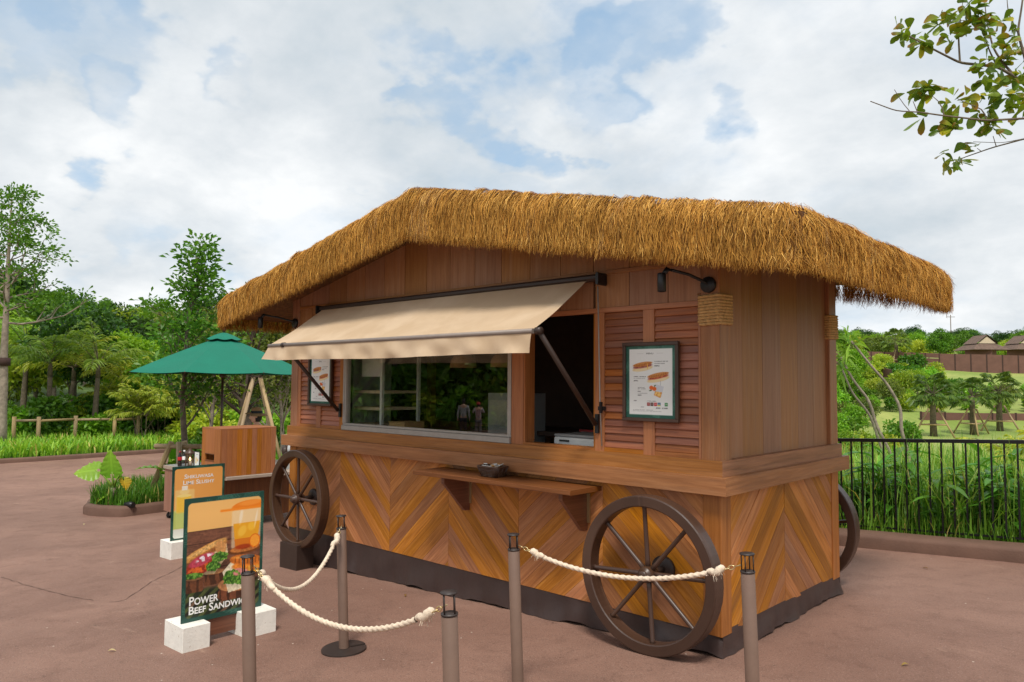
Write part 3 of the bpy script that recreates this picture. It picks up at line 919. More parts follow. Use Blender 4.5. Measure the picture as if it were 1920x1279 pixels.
# ------------------------------------------------------------------ pixel helpers (direction only; the plane gives the distance)
def _ray(u, v): return FW + R2*(u-960)/FPX - U2*(v-639.5)/FPX
def onAxis(u, v, ax, c):
    d = _ray(u, v); t = (c-CAM[ax])/d[ax]; return CAM+d*t

# ------------------------------------------------------------------ printed pictures (flat print, painted per vertex)
class Paint:
    def __init__(s, nx, asp, bg):
        s.nx = nx; s.ny = int(nx*asp); s.asp = asp
        s.U, s.Y = np.meshgrid(np.linspace(0, 1, s.nx), np.linspace(0, asp, s.ny))
        s.C = np.ones((s.ny, s.nx, 3))*np.array(bg, float)
        s.g = np.random.default_rng(3)
    def put(s, m, c):
        m = np.clip(m, 0, 1)[..., None]; c = np.asarray(c, float)
        s.C = s.C*(1-m)+c*m
    def mul(s, m, f): s.C = s.C*(1+(f-1)*np.clip(m, 0, 1)[..., None])
    def rot(s, cx, cy, a):
        a = R(a); dx, dy = s.U-cx, s.Y-cy
        return dx*math.cos(a)+dy*math.sin(a), -dx*math.sin(a)+dy*math.cos(a)
    def ell(s, cx, cy, rx, ry, a=0, soft=.08, p=2):
        x, y = s.rot(cx, cy, a); d = (np.abs(x/rx)**p+np.abs(y/ry)**p)**(1/p)
        return np.clip((1-d)/soft+.5, 0, 1)
    def rect(s, u0, u1, y0, y1, r=0.0, soft=.006):
        cx, cy, hx, hy = (u0+u1)/2, (y0+y1)/2, (u1-u0)/2-r, (y1-y0)/2-r
        ax, ay = abs(s.U-cx)-hx, abs(s.Y-cy)-hy
        d = np.hypot(np.maximum(ax, 0), np.maximum(ay, 0))+np.minimum(np.maximum(ax, ay), 0)
        return np.clip((r-d)/soft+.5, 0, 1)
    def poly(s, pts):
        ins = np.zeros(s.U.shape, bool); n = len(pts)
        for i in range(n):
            (xa, ya), (xb, yb) = pts[i], pts[(i+1) % n]
            cnd = ((ya > s.Y) != (yb > s.Y)) & (s.U < (xb-xa)*(s.Y-ya)/((yb-ya) or 1e-9)+xa)
            ins ^= cnd
        return ins.astype(float)
    def noise(s, n, seed=0, ax=1.0):
        g = np.random.default_rng(seed); m = max(2, int(n*s.asp*ax)); G = g.random((m+2, n+2))
        x, y = s.U*n, s.Y/s.asp*m; i, j = y.astype(int), x.astype(int); fx, fy = x-j, y-i
        fx, fy = fx*fx*(3-2*fx), fy*fy*(3-2*fy)
        return (G[i, j]*(1-fx)+G[i, j+1]*fx)*(1-fy)+(G[i+1, j]*(1-fx)+G[i+1, j+1]*fx)*fy
    def leaves(s, m, c0, c1, n=26):
        s.put(m, c0); k = np.zeros(s.U.shape)
        for i in range(n*3):
            cx, cy, a = s.g.random(), s.g.random()*s.asp, s.g.uniform(0, 180)
            x, y = s.rot(cx, cy, a)
            inb = np.clip(1-(x/.16)**2-(y/.05)**2, 0, 1)
            k = np.maximum(k, (inb > 0)*(.5+.5*np.sign(np.sin((abs(y)*1.4+x)*150)))*.8)
        s.put(m*k*.75, c1)
    def lettuce(s, cx, cy, rx, ry, seed):
        n = s.noise(34, seed); e = s.ell(cx, cy, rx, ry, 0, .35)
        s.put((e+(n-.5)*.9 > .5)*1.0, (62, 112, 34)); s.put(((e+(n-.5)*.9 > .5) & (s.noise(60, seed+1) > .55))*.8, (122, 168, 66)); s.put(((e > .5) & (s.noise(50, seed+2) > .7))*.7, (30, 64, 18))
    def mesh(s, name, o, ux, uy, w, h):
        o, ux, uy = np.array(o), np.array(ux, float), np.array(uy, float)
        P = o + s.U[..., None]*w*ux + (s.asp-s.Y)[..., None]/s.asp*h*uy
        c = np.clip(s.C, 0, 255)/255.0
        L = np.where(c <= .04045, c/12.92, ((c+.055)/1.055)**2.4)
        i = np.arange(s.nx*s.ny).reshape(s.ny, s.nx)
        f = np.stack([i[1:, :-1], i[1:, 1:], i[:-1, 1:], i[:-1, :-1]], -1).reshape(-1, 4)
        return npmesh(name, P.reshape(-1, 3), f, L.reshape(-1, 3))

def sandwich(p, cx, cy, rx, ry, a, fill):
    p.put(p.ell(cx+.0, cy+ry*.75, rx*1.02, ry*.75, a, .2), (226, 196, 140)); p.put(p.ell(cx, cy+ry*.95, rx*.9, ry*.5, a, .3), (236, 214, 166))
    p.put(p.ell(cx, cy+ry*.15, rx*.98, ry*.5, a, .2)*(.6+.4*p.noise(40, 9)), fill)
    p.put(p.ell(cx, cy+ry*.05, rx*.9, ry*.3, a, .3)*(p.noise(50, 4) > .5), (112, 40, 32))
    p.put(p.ell(cx, cy-ry*.45, rx*1.0, ry*.62, a, .15), (198, 124, 56))
    x, y = p.rot(cx, cy, a); st = (np.sin(x*190/max(rx*5, 1)) > .35)
    p.put(p.ell(cx, cy-ry*.5, rx*.9, ry*.48, a, .2)*st*.7, (140, 74, 26)); p.put(p.ell(cx, cy-ry*.75, rx*.75, ry*.2, a, .6)*.45, (236, 176, 96))

# big sandwich poster
p = Paint(176, 1.45, (26, 70, 60))
p.leaves(p.U*0+1, (26, 70, 60), (66, 118, 100))
inn = p.rect(.038, .962, .055, 1.387, .05)
q = Paint(176, 1.45, (246, 190, 112))
q.C *= (1-.10*(q.U-.35)**2-.10*np.abs(q.Y-.2))[..., None]
tb = q.Y > .385
q.put(tb*1.0, (112, 72, 54)); q.mul(tb*(q.noise(6, 3, 10) > .5), .88); q.mul(tb*(np.abs((q.Y*6.5) % 1-.5) < .04), .62); q.mul(tb*q.noise(8, 8, 14), 1.2)
bt = np.clip((q.Y-1.05)/.05, 0, 1)
st = np.sin((q.U*1.0+q.Y*1.15)*46) + .5*np.sin((q.U*.7+q.Y)*77)
q.put(bt, (34, 44, 30)); q.put(bt*(st > .15), (74, 82, 44)); q.put(bt*(st < -.9), (24, 22, 18)); q.put(bt*(q.noise(9, 5) > .62)*(st > .3), (110, 84, 66))
q.put(q.rect(.58, 1.0, .2, .66, .03, .02)*.62, (244, 220, 178)); q.put(q.poly([(.60, .36), (.955, .36), (.92, .64), (.63, .64)])*.92, (240, 166, 30))
q.put(q.poly([(.62, .55), (.93, .55), (.91, .65), (.63, .65)])*.6, (206, 92, 24)); q.put(q.ell(.72, .46, .05, .07, 30, .4)*.5, (255, 214, 90)); q.put(q.ell(.84, .42, .05, .05, 0, .5)*.55, (255, 206, 70))
q.put(q.ell(.70, .28, .02, .09, 8, .8)*.5, (255, 248, 232)); q.put(q.ell(.9, .33, .012, .1, 10, .8)*.5, (255, 248, 232))
q.put(q.ell(.80, .165, .225, .075, -3, .1)*(q.Y < .185), (240, 130, 30)); q.put(q.ell(.82, .125, .15, .03, -3, .5)*.5, (255, 170, 80)); q.put(q.rect(.43, 1.0, .172, .2, .012, .012), (246, 140, 36))
q.put(q.ell(.76, .69, .21, .055, -2, .1), (112, 62, 26)); q.put(q.ell(.76, .678, .19, .04, -2, .1), (190, 116, 58)); q.put(q.ell(.74, .655, .11, .03, 0, .4), (170, 62, 18))
q.put(q.ell(.89, .60, .075, .085, 0, .06), (226, 112, 20)); q.put(q.ell(.89, .60, .062, .072, 0, .1), (250, 160, 52)); q.mul(q.ell(.89, .60, .06, .07)*(np.abs(np.sin(np.arctan2(q.Y-.6, q.U-.89)*4)) < .15), 1.12)
# logs
for (a, b, y0, y1) in ((.03, .245, .93, 1.10), (.255, .5, .90, 1.05)):
    q.put(q.rect(a, b, y0, y1, .02), (74, 44, 28)); q.mul(q.rect(a, b, y0, y1, .02)*(q.noise(40, 2, .1) > .5), 1.5); q.put(q.ell((a+b)/2, y0, (b-a)/2, .03, 0, .1), (178, 124, 80))
q.put(q.rect(.43, .90, 1.10, 1.27, .08), (70, 40, 26)); q.mul(q.rect(.43, .9, 1.1, 1.27, .08)*(q.noise(46, 6, .08) > .5), 1.7); q.put(q.ell(.66, 1.09, .235, .09, 4, .06), (182, 124, 80)); q.mul(q.ell(.66, 1.09, .2, .075, 4)*(np.sin(np.hypot((q.U-.66)/.235, (q.Y-1.09)/.09)*26) > .3), .9)
# papers
q.put(q.poly([(.04, .90), (.10, .80), (.52, .58), (.545, .72), (.38, .92)]), (222, 192, 146)); q.put(q.poly([(.48, .92), (.58, .82), (.76, .86), (.74, 1.16), (.56, 1.18)]), (232, 218, 186))
# left roll
q.mul(q.ell(.25, .88, .28, .07, -12, .9)*.8, .55); q.mul(q.ell(.75, 1.02, .26, .09, 0, .9)*.6, .6)
q.put(q.ell(.27, .63, .27, .062, -20, .12, 2.6), (214, 152, 78)); q.put(q.ell(.28, .668, .26, .03, -20, .8)*.7, (150, 84, 36)); q.put(q.ell(.27, .605, .24, .025, -20, .6)*.7, (244, 196, 124)); q.mul(q.ell(.27, .63, .26, .06, -20, .3)*(q.noise(70, 41) > .66), .82); q.put(q.ell(.45, .62, .065, .085, -25, .2), (206, 146, 86))
q.put(q.ell(.20, .80, .17, .10, -16, .15), (150, 46, 30)); q.put(q.ell(.2, .83, .15, .05, -14, .3)*(q.noise(30, 7) > .4), (214, 100, 40)); q.put(q.ell(.22, .735, .16, .06, -18, .2), (186, 66, 84)); q.put(q.ell(.25, .715, .10, .035, -18, .4)*(q.noise(34, 5) > .42), (238, 226, 232))
q.lettuce(.44, .73, .10, .06, 21); q.lettuce(.36, .83, .09, .06, 22); q.lettuce(.12, .905, .12, .035, 23)
# right roll
q.put(q.ell(.80, .90, .2, .06, 6, .2), (232, 134, 44)); q.put(q.ell(.70, .96, .11, .05, 8, .3), (214, 140, 130)); q.put(q.ell(.78, .82, .21, .062, 8, .1, 2.5), (206, 112, 38)); q.mul(q.ell(.78, .82, .19, .05, 8)*(np.sin(q.U*120) > .5), .72); q.put(q.ell(.74, .79, .14, .016, 8, .6)*.6, (244, 172, 84))
q.put(q.ell(.86, .95, .12, .05, 0, .3)*(q.noise(30, 15) > .4), (240, 168, 60))
q.lettuce(.60, 1.0, .12, .085, 31); q.lettuce(.72, 1.05, .1, .06, 32); q.put(q.ell(.68, .965, .07, .03, 0, .3)*(q.noise(36, 8) > .45), (206, 130, 124))
fd = np.clip((q.Y-.385)/.02, 0, 1)*(1-q.rect(.58, 1.0, .2, .66, .03, .02)); q.C *= (1-fd*(.16-.20*q.noise(46, 50)-.14*q.noise(110, 51)))[..., None]
p.C = p.C*(1-inn[..., None])+q.C*inn[..., None]
PIC1 = p
# drink poster
p = Paint(130, 1.45, (26, 70, 60)); p.leaves(p.U*0+1, (26, 70, 60), (66, 118, 100))
inn = p.rect(.04, .96, .05, 1.40, .05)
q = Paint(130, 1.45, (240, 172, 92)); q.put(np.clip((q.U-.2)*1.2, 0, 1)*.35, (226, 150, 70))
q.put(q.rect(0, 1, .86, 1.22, 0, .02), (190, 204, 112)); q.put(q.rect(0, 1, 1.22, 1.45, 0, .02), (226, 230, 220))
q.put(q.rect(.06, .42, .46, .9, .03, .02)*.55, (250, 226, 150)); q.put(q.rect(.09, .36, .58, .92, .03, .02)*.85, (250, 204, 70)); q.put(q.ell(.23, .58, .135, .03), (252, 226, 140)); q.put(q.ell(.23, .5, .09, .06, 0, .3)*.8, (250, 222, 150)); q.put(q.rect(.18, .29, .385, .47, .015, .015), (246, 240, 224)); q.put(q.rect(.08, .4, .9, 1.2, .02, .03)*.6, (206, 220, 130))
p.C = p.C*(1-inn[..., None])+q.C*inn[..., None]
PIC2 = p
# menu
p = Paint(132, 1.27, (30, 82, 70)); p.leaves(p.U*0+1, (34, 88, 74), (84, 136, 116))
p.put(p.rect(.066, .936, .056, 1.214, .0, .012), (232, 234, 230))
sandwich(p, .34, .355, .20, .062, -8, (150, 60, 66)); p.put(p.ell(.44, .36, .012, .05, 0, .4), (232, 170, 70))
sandwich(p, .655, .545, .215, .062, -10, (190, 66, 40))
p.put(p.poly([(.615, .68), (.77, .72), (.715, .90), (.57, .86)])*.9, (206, 210, 216)); p.put(p.poly([(.595, .80), (.735, .82), (.70, .92), (.57, .87)])*.9, (222, 150, 60)); p.put((p.ell(.65, .85, .06, .04)*(p.noise(40, 2) > .5)), (250, 206, 120))
for c in ((.52, .74), (.58, .76)): p.put(p.ell(*c, .042, .036, 0, .15), (230, 104, 30))
p.put(p.ell(.59, .705, .022, .012, -30, .3), (50, 90, 40)); p.put(p.ell(.50, .79, .03, .01, -10, .3), (50, 90, 40)); p.put(p.rect(.70, .706, .62, .70), (150, 150, 156))
def tl(u0, u1, y, h, c=120): p.put(p.rect(u0, u1, y, y+h, 0, .004)*(p.noise(90, int(y*999), 1) > .28)*.85, (c, c, c))
for u0, u1, y, h, c in ((.575, .85, .275, .014, 110), (.575, .79, .312, .012, 150), (.575, .68, .35, .017, 90), (.155, .41, .54, .014, 110), (.155, .40, .575, .012, 150), (.155, .25, .61, .017, 90),
                       (.24, .38, .735, .012, 110), (.24, .4, .757, .012, 130), (.24, .30, .80, .015, 60), (.24, .44, .835, .012, 150), (.24, .315, .865, .017, 100), (.16, .22, .965, .014, 80), (.43, .62, .97, .014, 140), (.30, .37, 1.075, .012, 150), (.14, .55, 1.13, .008, 140), (.14, .72, 1.148, .008, 160)): tl(u0, u1, y, h, c)
for i, c in enumerate(((150, 40, 36), (70, 24, 22), (196, 40, 48), (60, 110, 140), (236, 238, 240), (60, 140, 80))):
    a = .43+i*.071; p.put(p.rect(a, a+.06, 1.0, 1.06), c); p.put(p.rect(a+.012, a+.05, 1.02, 1.032)*.8, (240, 220, 210))
p.put(p.rect(.642, .70, 1.044, 1.06), (226, 220, 60))
for a, b in ((.60, .70), (.73, .84)): tl(a, b, 1.085, .018, 90)
p.put(p.rect(.23, .36, .138, .141, 0, .004)*.6, (120, 120, 120)); p.put(p.rect(.63, .75, .138, .141, 0, .004)*.6, (120, 120, 120))
PIC3 = p

def menu_board(x0, x1, z0, z1, y, label):
    t = thing('menu_board', label, 'menu board', ((x0+x1)/2, y, z0))
    f = .026
    MB().box(x0+.004, x1-.004, y-.012, y-.001, z0+.004, z1-.004).build('backing', 'brown_metal', t)
    for a in ((x0, x1, z0, z0+f, 0), (x0, x1, z1-f, z1, 0), (x0, x0+f, z0+f, z1-f, 2), (x1-f, x1, z0+f, z1-f, 2)):
        MB().box(a[0], a[1], y-.030, y-.0005, a[2], a[3], g=a[4], ch=.004).build('frame', 'wheel_wood', t)
    w_, h_ = x1-x0-2*f, z1-z0-2*f
    me = PIC3.mesh('poster', (x0+f, y-.0135, z0+f), (1, 0, 0), (0, 0, 1), w_, h_)
    po = link('poster', me, 'print', t)
    text('MENU', 'dark_print', po, 'lettering', (x0+f+w_*.42, y-.0142, z0+f+h_*(1-.152/1.27)), (1, 0, 0), (0, 0, 1), h_*.022, w_*.14)
menu_board(-.758, -.292, 1.452, 2.024, -.010, 'framed white menu board on the shutter beside the corner post with rope binding')
menu_board(-5.018, -4.555, 1.455, 2.026, -.010, 'framed white menu board half hidden under the awning beside the glass window')

def a_sign(name, label, x, y0, y1, z0, z1, pic, lines, blocks, parent_loc):
    t = thing(name, label, 'sign', parent_loc)
    MB().box(x-.012, x, y0, y1, z0, z1, ch=.0).build('board', 'hat_under', t)
    me = pic.mesh('poster', (x+.0012, y0+.001, z0+.001), (0, 1, 0), (0, 0, 1), y1-y0-.002, z1-z0-.002)
    po = link('poster', me, 'print', t)
    for (s, u0, u1, yb, h) in lines:
        w_ = y1-y0
        text(s, 'white_print', po, 'lettering', (x+.0022, y0+u0*w_, z1-yb*w_), (0, 1, 0), (0, 0, 1), h*w_, (u1-u0)*w_, caps=True, bold=.018)
    MB().box(x-.05, x-.013, y0+.16, y1-.16, z0-.125, z0+.18).build('stand_board', 'shelf_wood', t)
    for b in blocks: MB().box(*b, g=2, ch=.004).build('foot_block', 'white_block', t)
    return t
g1 = gzf(-3.1)
a_sign('poster_sign', 'upright sandwich poster sign in green frame standing on white stone blocks', -3.09, -2.225, -1.60, -.052, .855, PIC1,
       [('Power', .085, .435, 1.243, .098), ('Beef Sandwich', .083, .85, 1.345, .088)],
       [(-3.285, -2.975, -2.262, -2.06, g1-.008, -.040), (-3.245, -2.935, -1.80, -1.555, g1-.008, -.040)], (-3.1, -1.9, g1))
g2 = gzf(-6.6)
a_sign('poster_sign', 'upright lime slushy poster sign in green frame, partly behind the sandwich sign', -6.57, -.86, -.22, -.175, .70, PIC2,
       [('Shikuwasa', .22, .78, .235, .078), ('Lime Slushy', .20, .80, .345, .078)],
       [(-6.76, -6.45, -.90, -.70, g2-.008, -.165), (-6.76, -6.45, -.42, -.20, g2-.008, -.165)], (-6.6, -.5, g2))

# ------------------------------------------------------------------ bollards and ropes
TILT = -math.atan(.042)
HB = .851
proto = thing('bollard', 'x', 'bollard')
MB().slab([(.157*math.cos(a_), .157*math.sin(a_), .016) for a_ in np.linspace(.10, 2*math.pi-.10, 46)]+[(.045, -.016, .016), (.045, .016, .016)], (0, 0, .012)).build('base_plate', 'bollard_dark', proto)
MB().lathe([(.034, .018), (.034, HB-.004), (.031, HB), (0, HB)], (0, 0, 0), 28).build('post', 'bollard_paint', proto)
cg = MB().lathe([(0, HB+.001), (.036, HB+.001), (.036, HB+.008), (0, HB+.010)], (0, 0, 0), 28).build('top_cage', 'bollard_dark', proto)
MB().lathe([(0, HB+.088), (.036, HB+.088), (.036, HB+.094), (0, HB+.096)], (0, 0, 0), 28).build('cap_plate', 'bollard_dark', cg)
for i in range(4):
    a = i*math.pi/2+.5
    MB().tube([(.030*math.cos(a), .030*math.sin(a), HB+.006), (.030*math.cos(a), .030*math.sin(a), HB+.09)], .0035, 6).build('cage_bar', 'bollard_dark', cg)
nrm = Vector((math.sin(TILT), 0, math.cos(TILT)))
tops = {'B1': (-1.34, -2.625, .71), 'B2': (-2.166, -1.485, .675), 'B3': (-.638, -1.329, .739), 'B4': (.072, -2.485, .769), 'B5': (.688, -1.061, .795)}
labs = {'B1': 'brown rope bollard in front of the sandwich poster sign', 'B2': 'brown rope bollard with its slotted round base plate in full view',
        'B3': 'brown rope bollard standing in front of the chevron boards below the shelf', 'B4': 'low standing brown rope bollard alone with one rope end hooked on',
        'B5': 'brown rope bollard in front of the kiosk corner beside the big wheel'}
BT = {}
for i, kx in enumerate(('B2', 'B1', 'B3', 'B4', 'B5')):
    o = proto if i == 0 else copy_tree(proto)
    T = Vector(tops[kx]); ft = T-nrm*HB
    ft.z = gzf(ft.x)
    o.location = ft; o.rotation_euler = (0, TILT, math.atan2(RT[1]+.45*FW[1], RT[0]+.45*FW[0])); o['label'] = labs[kx]; o['group'] = 'rope barrier bollards'
    BT[kx] = ft+nrm*(HB+.02)

def barrier_rope(a, b, sag, label):
    A, B = BT[a], BT[b]
    d = (B-A); d.z = 0; d.normalize()
    A2, B2 = A+d*.035, B-d*.035
    pts = []
    for i in range(41):
        t = i/40; q = A2.lerp(B2, t); q.z -= sag*4*t*(1-t); pts.append(q)
    t = thing('barrier_rope', label, 'rope', tuple(A2))
    n1 = 5
    body = resample([tuple(q) for q in pts[n1:-n1]], .006)
    link('rope', ropemesh(body, .0125, pitch=.035), 'rope_fibre', t)
    for seq in (pts[:n1+1], pts[::-1][:n1+1]):
        p0, p1, p2 = seq[0], seq[2], seq[n1]
        hk = MB(); dirv = (p1-p0).normalized(); sd = dirv.cross(Vector((0, 0, 1))).normalized(); upv = sd.cross(dirv)
        hk.tube([p0-dirv*.01, p0+dirv*.03], .003, 6)
        for cc, ax in ((p0+dirv*.043, upv), (p0+dirv*.068, sd)):
            ring = [cc+dirv*.016*math.cos(q)+ax*.010*math.sin(q) for q in np.linspace(0, 2*math.pi, 13)]
            hk.tube(ring, .003, 6, cap=False)
        hk.build('hook', 'brass', t)
        q0 = p0+dirv*.08
        kn = [q0.lerp(p2, u)+upv*.006*math.sin(u*9)+sd*.006*math.cos(u*7) for u in np.linspace(0, 1.02, 14)]
        rad = [.010, .017, .021, .019, .022, .017, .020, .016, .019, .016, .018, .015, .014, .0125]
        k_ = MB().tube(kn, rad, 10).build('knot', 'rope_fibre', t)
        fr = MB()
        for _ in range(14):
            c0 = q0+dirv*random.uniform(.02, .07); dv = Vector((random.gauss(0, 1), random.gauss(0, 1), random.gauss(-.5, 1))).normalized()*random.uniform(.02, .04)
            fr.tube([c0, c0+dv*.6, c0+dv+Vector((0, 0, -.01))], [.003, .002, .0008], 4, cap=False)
        fr.build('frayed_end', 'rope_fibre', k_)
barrier_rope('B2', 'B1', .26, 'cream twisted rope sagging from the full-view bollard to the poster bollard')
barrier_rope('B1', 'B4', .19, 'cream twisted rope from the poster bollard to the lone low bollard')
barrier_rope('B3', 'B5', .12, 'cream twisted rope hanging across the big cart wheel')

# ------------------------------------------------------------------ basket on the shelf
bx, by, bz = -1.93, -.20, .9505
t = thing('wicker_basket', 'small brown wicker basket of packets on the kiosk shelf', 'basket', (bx, by, bz))
def rrect(hx, hy, z, n=28):
    out = []
    for i in range(n):
        a = 2*math.pi*i/n; c, s_ = math.cos(a), math.sin(a); e = .35
        out.append((bx+hx*math.copysign(abs(c)**e, c), by+hy*math.copysign(abs(s_)**e, s_), z))
    return out
for i in range(7):
    k_ = i/6; r_ = rrect(.085+.03*k_, .055+.025*k_, bz+.008+.075*k_)
    MB().tube(r_+[r_[0]], .0075 if i < 6 else .010, 6, cap=False).build('woven_band', 'wheel_wood', t)
MB().box(bx-.08, bx+.08, by-.05, by+.05, bz+.001, bz+.05).build('bottom', 'wheel_wood', t)
lo_, hi_ = rrect(.090, .058, bz+.004), rrect(.122, .084, bz+.085)
for a, b in zip(lo_, hi_): MB().tube([a, b], .004, 5).build('upright', 'wheel_wood', t)
for i in range(16):
    a = random.uniform(0, 6.28); c = Vector((bx+random.uniform(-.07, .07), by+random.uniform(-.045, .045), bz+.078+random.uniform(0, .025)))
    d1 = Vector((math.cos(a), math.sin(a), random.uniform(-.4, .4))).normalized()*.022; d2 = Vector((-math.sin(a), math.cos(a), random.uniform(-.4, .4))).normalized()*.014
    n_ = d1.cross(d2).normalized()*.003
    MB().slab([c-d1-d2, c+d1-d2, c+d1+d2, c-d1+d2], n_).build('packet', ('white_print', 'cardboard', 'white_enamel')[i % 3], t)

# ------------------------------------------------------------------ inside the kiosk
def ix(u, y): return onAxis(u, 740, 1, y)[0]
t = thing('display_shelf', 'white shelf unit with trays behind the kiosk window', 'shelf', (-4.0, .75, .986))
yv = .22
xa, xb = ix(690, yv), ix(716, yv)
MB().box(xb-.035, xb, yv, yv+.03, .986, 2.0, g=2).build('upright', 'white_enamel', t)
MB().box(xb-.035, xb, yv+.5, yv+.53, .986, 2.0, g=2).build('upright', 'white_enamel', t)
MB().box(xa-.12, xb-.036, yv, yv+.02, 1.78, 2.0, g=0).build('notice_panel', 'white_enamel', t)
MB().box(xa-.3, xa-.28, yv, yv+.53, .986, 2.0, g=2).build('upright', 'grey_plastic', t)
for z in (1.24, 1.42, 1.60):
    MB().box(xa-.28, xb-.036, yv+.021, yv+.52, z, z+.03, g=0).build('tray', 'hut_gable', t)
for i, (u, n) in enumerate(((762, 3), (790, 1))):
    x = ix(u, .35)
    for j in range(n):
        b = thing('cardboard_box', (('bottom', 'middle', 'top')[j]+' cardboard box of the stack inside the kiosk window', 'single shallow cardboard box lying inside the kiosk window')[i], 'box', (x, .35, .986+j*.04+.2), group='boxes behind the window' if i == 0 else None)
        MB().box(x-.14+j*.012, x+.14, .22, .48, 1.186+j*.041, 1.226+j*.041, g=0).build('box_body', 'cardboard', b)
        MB().box(x-.145+j*.012, x+.145, .215, .485, 1.2265+j*.041-.004, 1.2268+j*.041+.003, g=0).build('box_lid', 'cardboard', b)
t = thing('work_counter', 'dark work counter along the inside of the kiosk window', 'counter', (-2.8, .35, .986))
MB().box(-4.2, -1.9, .16, .55, 1.14, 1.185, g=0).build('counter_top', 'shelf_wood', t)
for x in (-4.15, -3.0, -1.95): MB().box(x-.02, x+.02, .2, .5, .986, 1.139).build('leg', 'interior', t)
t = thing('chest_freezer', 'white appliance standing inside the open serving hatch', 'appliance', (-1.35, .5, .986))
MB().box(-1.62, -1.10, .22, .62, .987, 1.275, g=0, ch=.012).build('body', 'white_enamel', t)
MB().box(-1.62, -1.10, .22, .62, 1.279, 1.30, g=0, ch=.008).build('lid', 'grey_plastic', t)
MB().box(-1.56, -1.46, .212, .219, 1.24, 1.255).build('handle', 'black_metal', t)
t = thing('red_tray', 'red tray on the counter inside the serving hatch', 'tray', (-1.6, 1.2, 1.25))
MB().box(-1.95, -1.45, 1.0, 1.4, 1.25, 1.262).box(-1.95, -1.45, .99, 1.0, 1.25, 1.29).box(-1.95, -1.45, 1.4, 1.41, 1.25, 1.29).build('tray_body', 'red_plastic', t)
t = thing('rear_bench', 'low bench at the back of the kiosk room', 'bench', (-2.0, 1.4, .986))
MB().box(-3.4, -.4, .95, 1.7, 1.21, 1.249, g=0).build('bench_top', 'interior', t)
for x in (-3.3, -.5): MB().box(x-.03, x+.03, 1.0, 1.65, .986, 1.2095).build('leg', 'interior', t)

for px, lb in ((868, 'woven straw pendant lamp hanging inside near the middle of the kiosk window'), (945, 'woven straw pendant lamp hanging inside beside the serving hatch')):
    x = ix(px, .45); t = thing('pendant_lamp', lb, 'lamp', (x, .45, 1.95))
    MB().lathe([(.03, .15), (.08, .13), (.125, .07), (.135, 0), (.128, 0), (.118, .065), (.075, .12)], (x, .45, 1.87), 20).build('lamp_shade', 'straw_hat', t)
    MB().tube([(x, .45, 2.01), (x, .45, 2.9)], .006, 6).build('cord', 'black_metal', t)
t = thing('drinks_machine', 'dark machine with steel front inside the kiosk window', 'appliance', (-2.7, .9, .986))
MB().box(-2.95, -2.45, .75, 1.1, .987, 1.62, g=2, ch=.02).build('body', 'grey_plastic', t); MB().box(-2.9, -2.5, .738, .749, 1.3, 1.55).build('front', 'steel_top', t)

# ------------------------------------------------------------------ utility box behind the left end
t = thing('utility_box', 'pale grey utility box behind the small cart wheel', 'box', (-5.95, 1.0, gzf(-5.95)))
gq = gzf(-5.95)
MB().box(-6.25, -5.62, .75, 1.35, gq, .56, g=2, ch=.01).build('cabinet', 'white_enamel', t)
MB().box(-6.29, -5.58, .71, 1.39, .5605, .59, g=0, ch=.008).build('lid', 'grey_plastic', t)

# ------------------------------------------------------------------ drinks cart
zc = .35
N_ = onAxis(425, 895, 2, zc); nx_, ny_ = N_[0], N_[1]
Lx = onAxis(306, 879, 1, ny_)[0]
y_far = ny_+1.75
gcx = gzf(nx_-.8)
cart = thing('drinks_cart', 'wooden drinks cart on castors with pale counter under the green parasol', 'cart', (nx_-.8, ny_+.8, gcx))
MB().box(Lx, nx_, ny_, y_far, zc-.05, zc, g=1, ch=.006).build('counter_top', 'counter_edge', cart)
MB().box(Lx+.03, nx_-.3, ny_+.03, y_far-.2, zc+.001, zc+.004, g=1).build('steel_sheet', 'steel_top', cart)
MB().box(Lx+.02, nx_-.28, ny_+.02, ny_+.05, gzf(Lx)+.13, zc-.051, g=2).build('side_panel', 'cart_panel_wood', cart)
MB().box(Lx+.02, Lx+.05, ny_+.051, y_far-.05, gzf(Lx)+.13, zc-.051, g=2).build('side_panel', 'cart_panel_wood', cart)
MB().box(nx_-.31, nx_-.28, ny_+.051, y_far-.05, gcx+.13, zc-.051, g=2).build('side_panel', 'shelf_wood', cart)
for x in (Lx+.09, nx_-.36):
    for y in (ny_+.09, y_far-.15):
        gg = gzf(x)
        c = MB().lathe([(0, -.018), (.044, -.018), (.05, -.012), (.05, .012), (.044, .018), (0, .018)], (x, y, gg+.05), 18, 0).build('castor', 'rubber', cart)
        MB().box(x-.028, x+.028, y-.03, y+.03, gg+.105, gg+.13).box(x-.028, x-.021, y-.02, y+.02, gg+.05, gg+.105).box(x+.021, x+.028, y-.02, y+.02, gg+.05, gg+.105).build('castor_fork', 'steel_top', c)
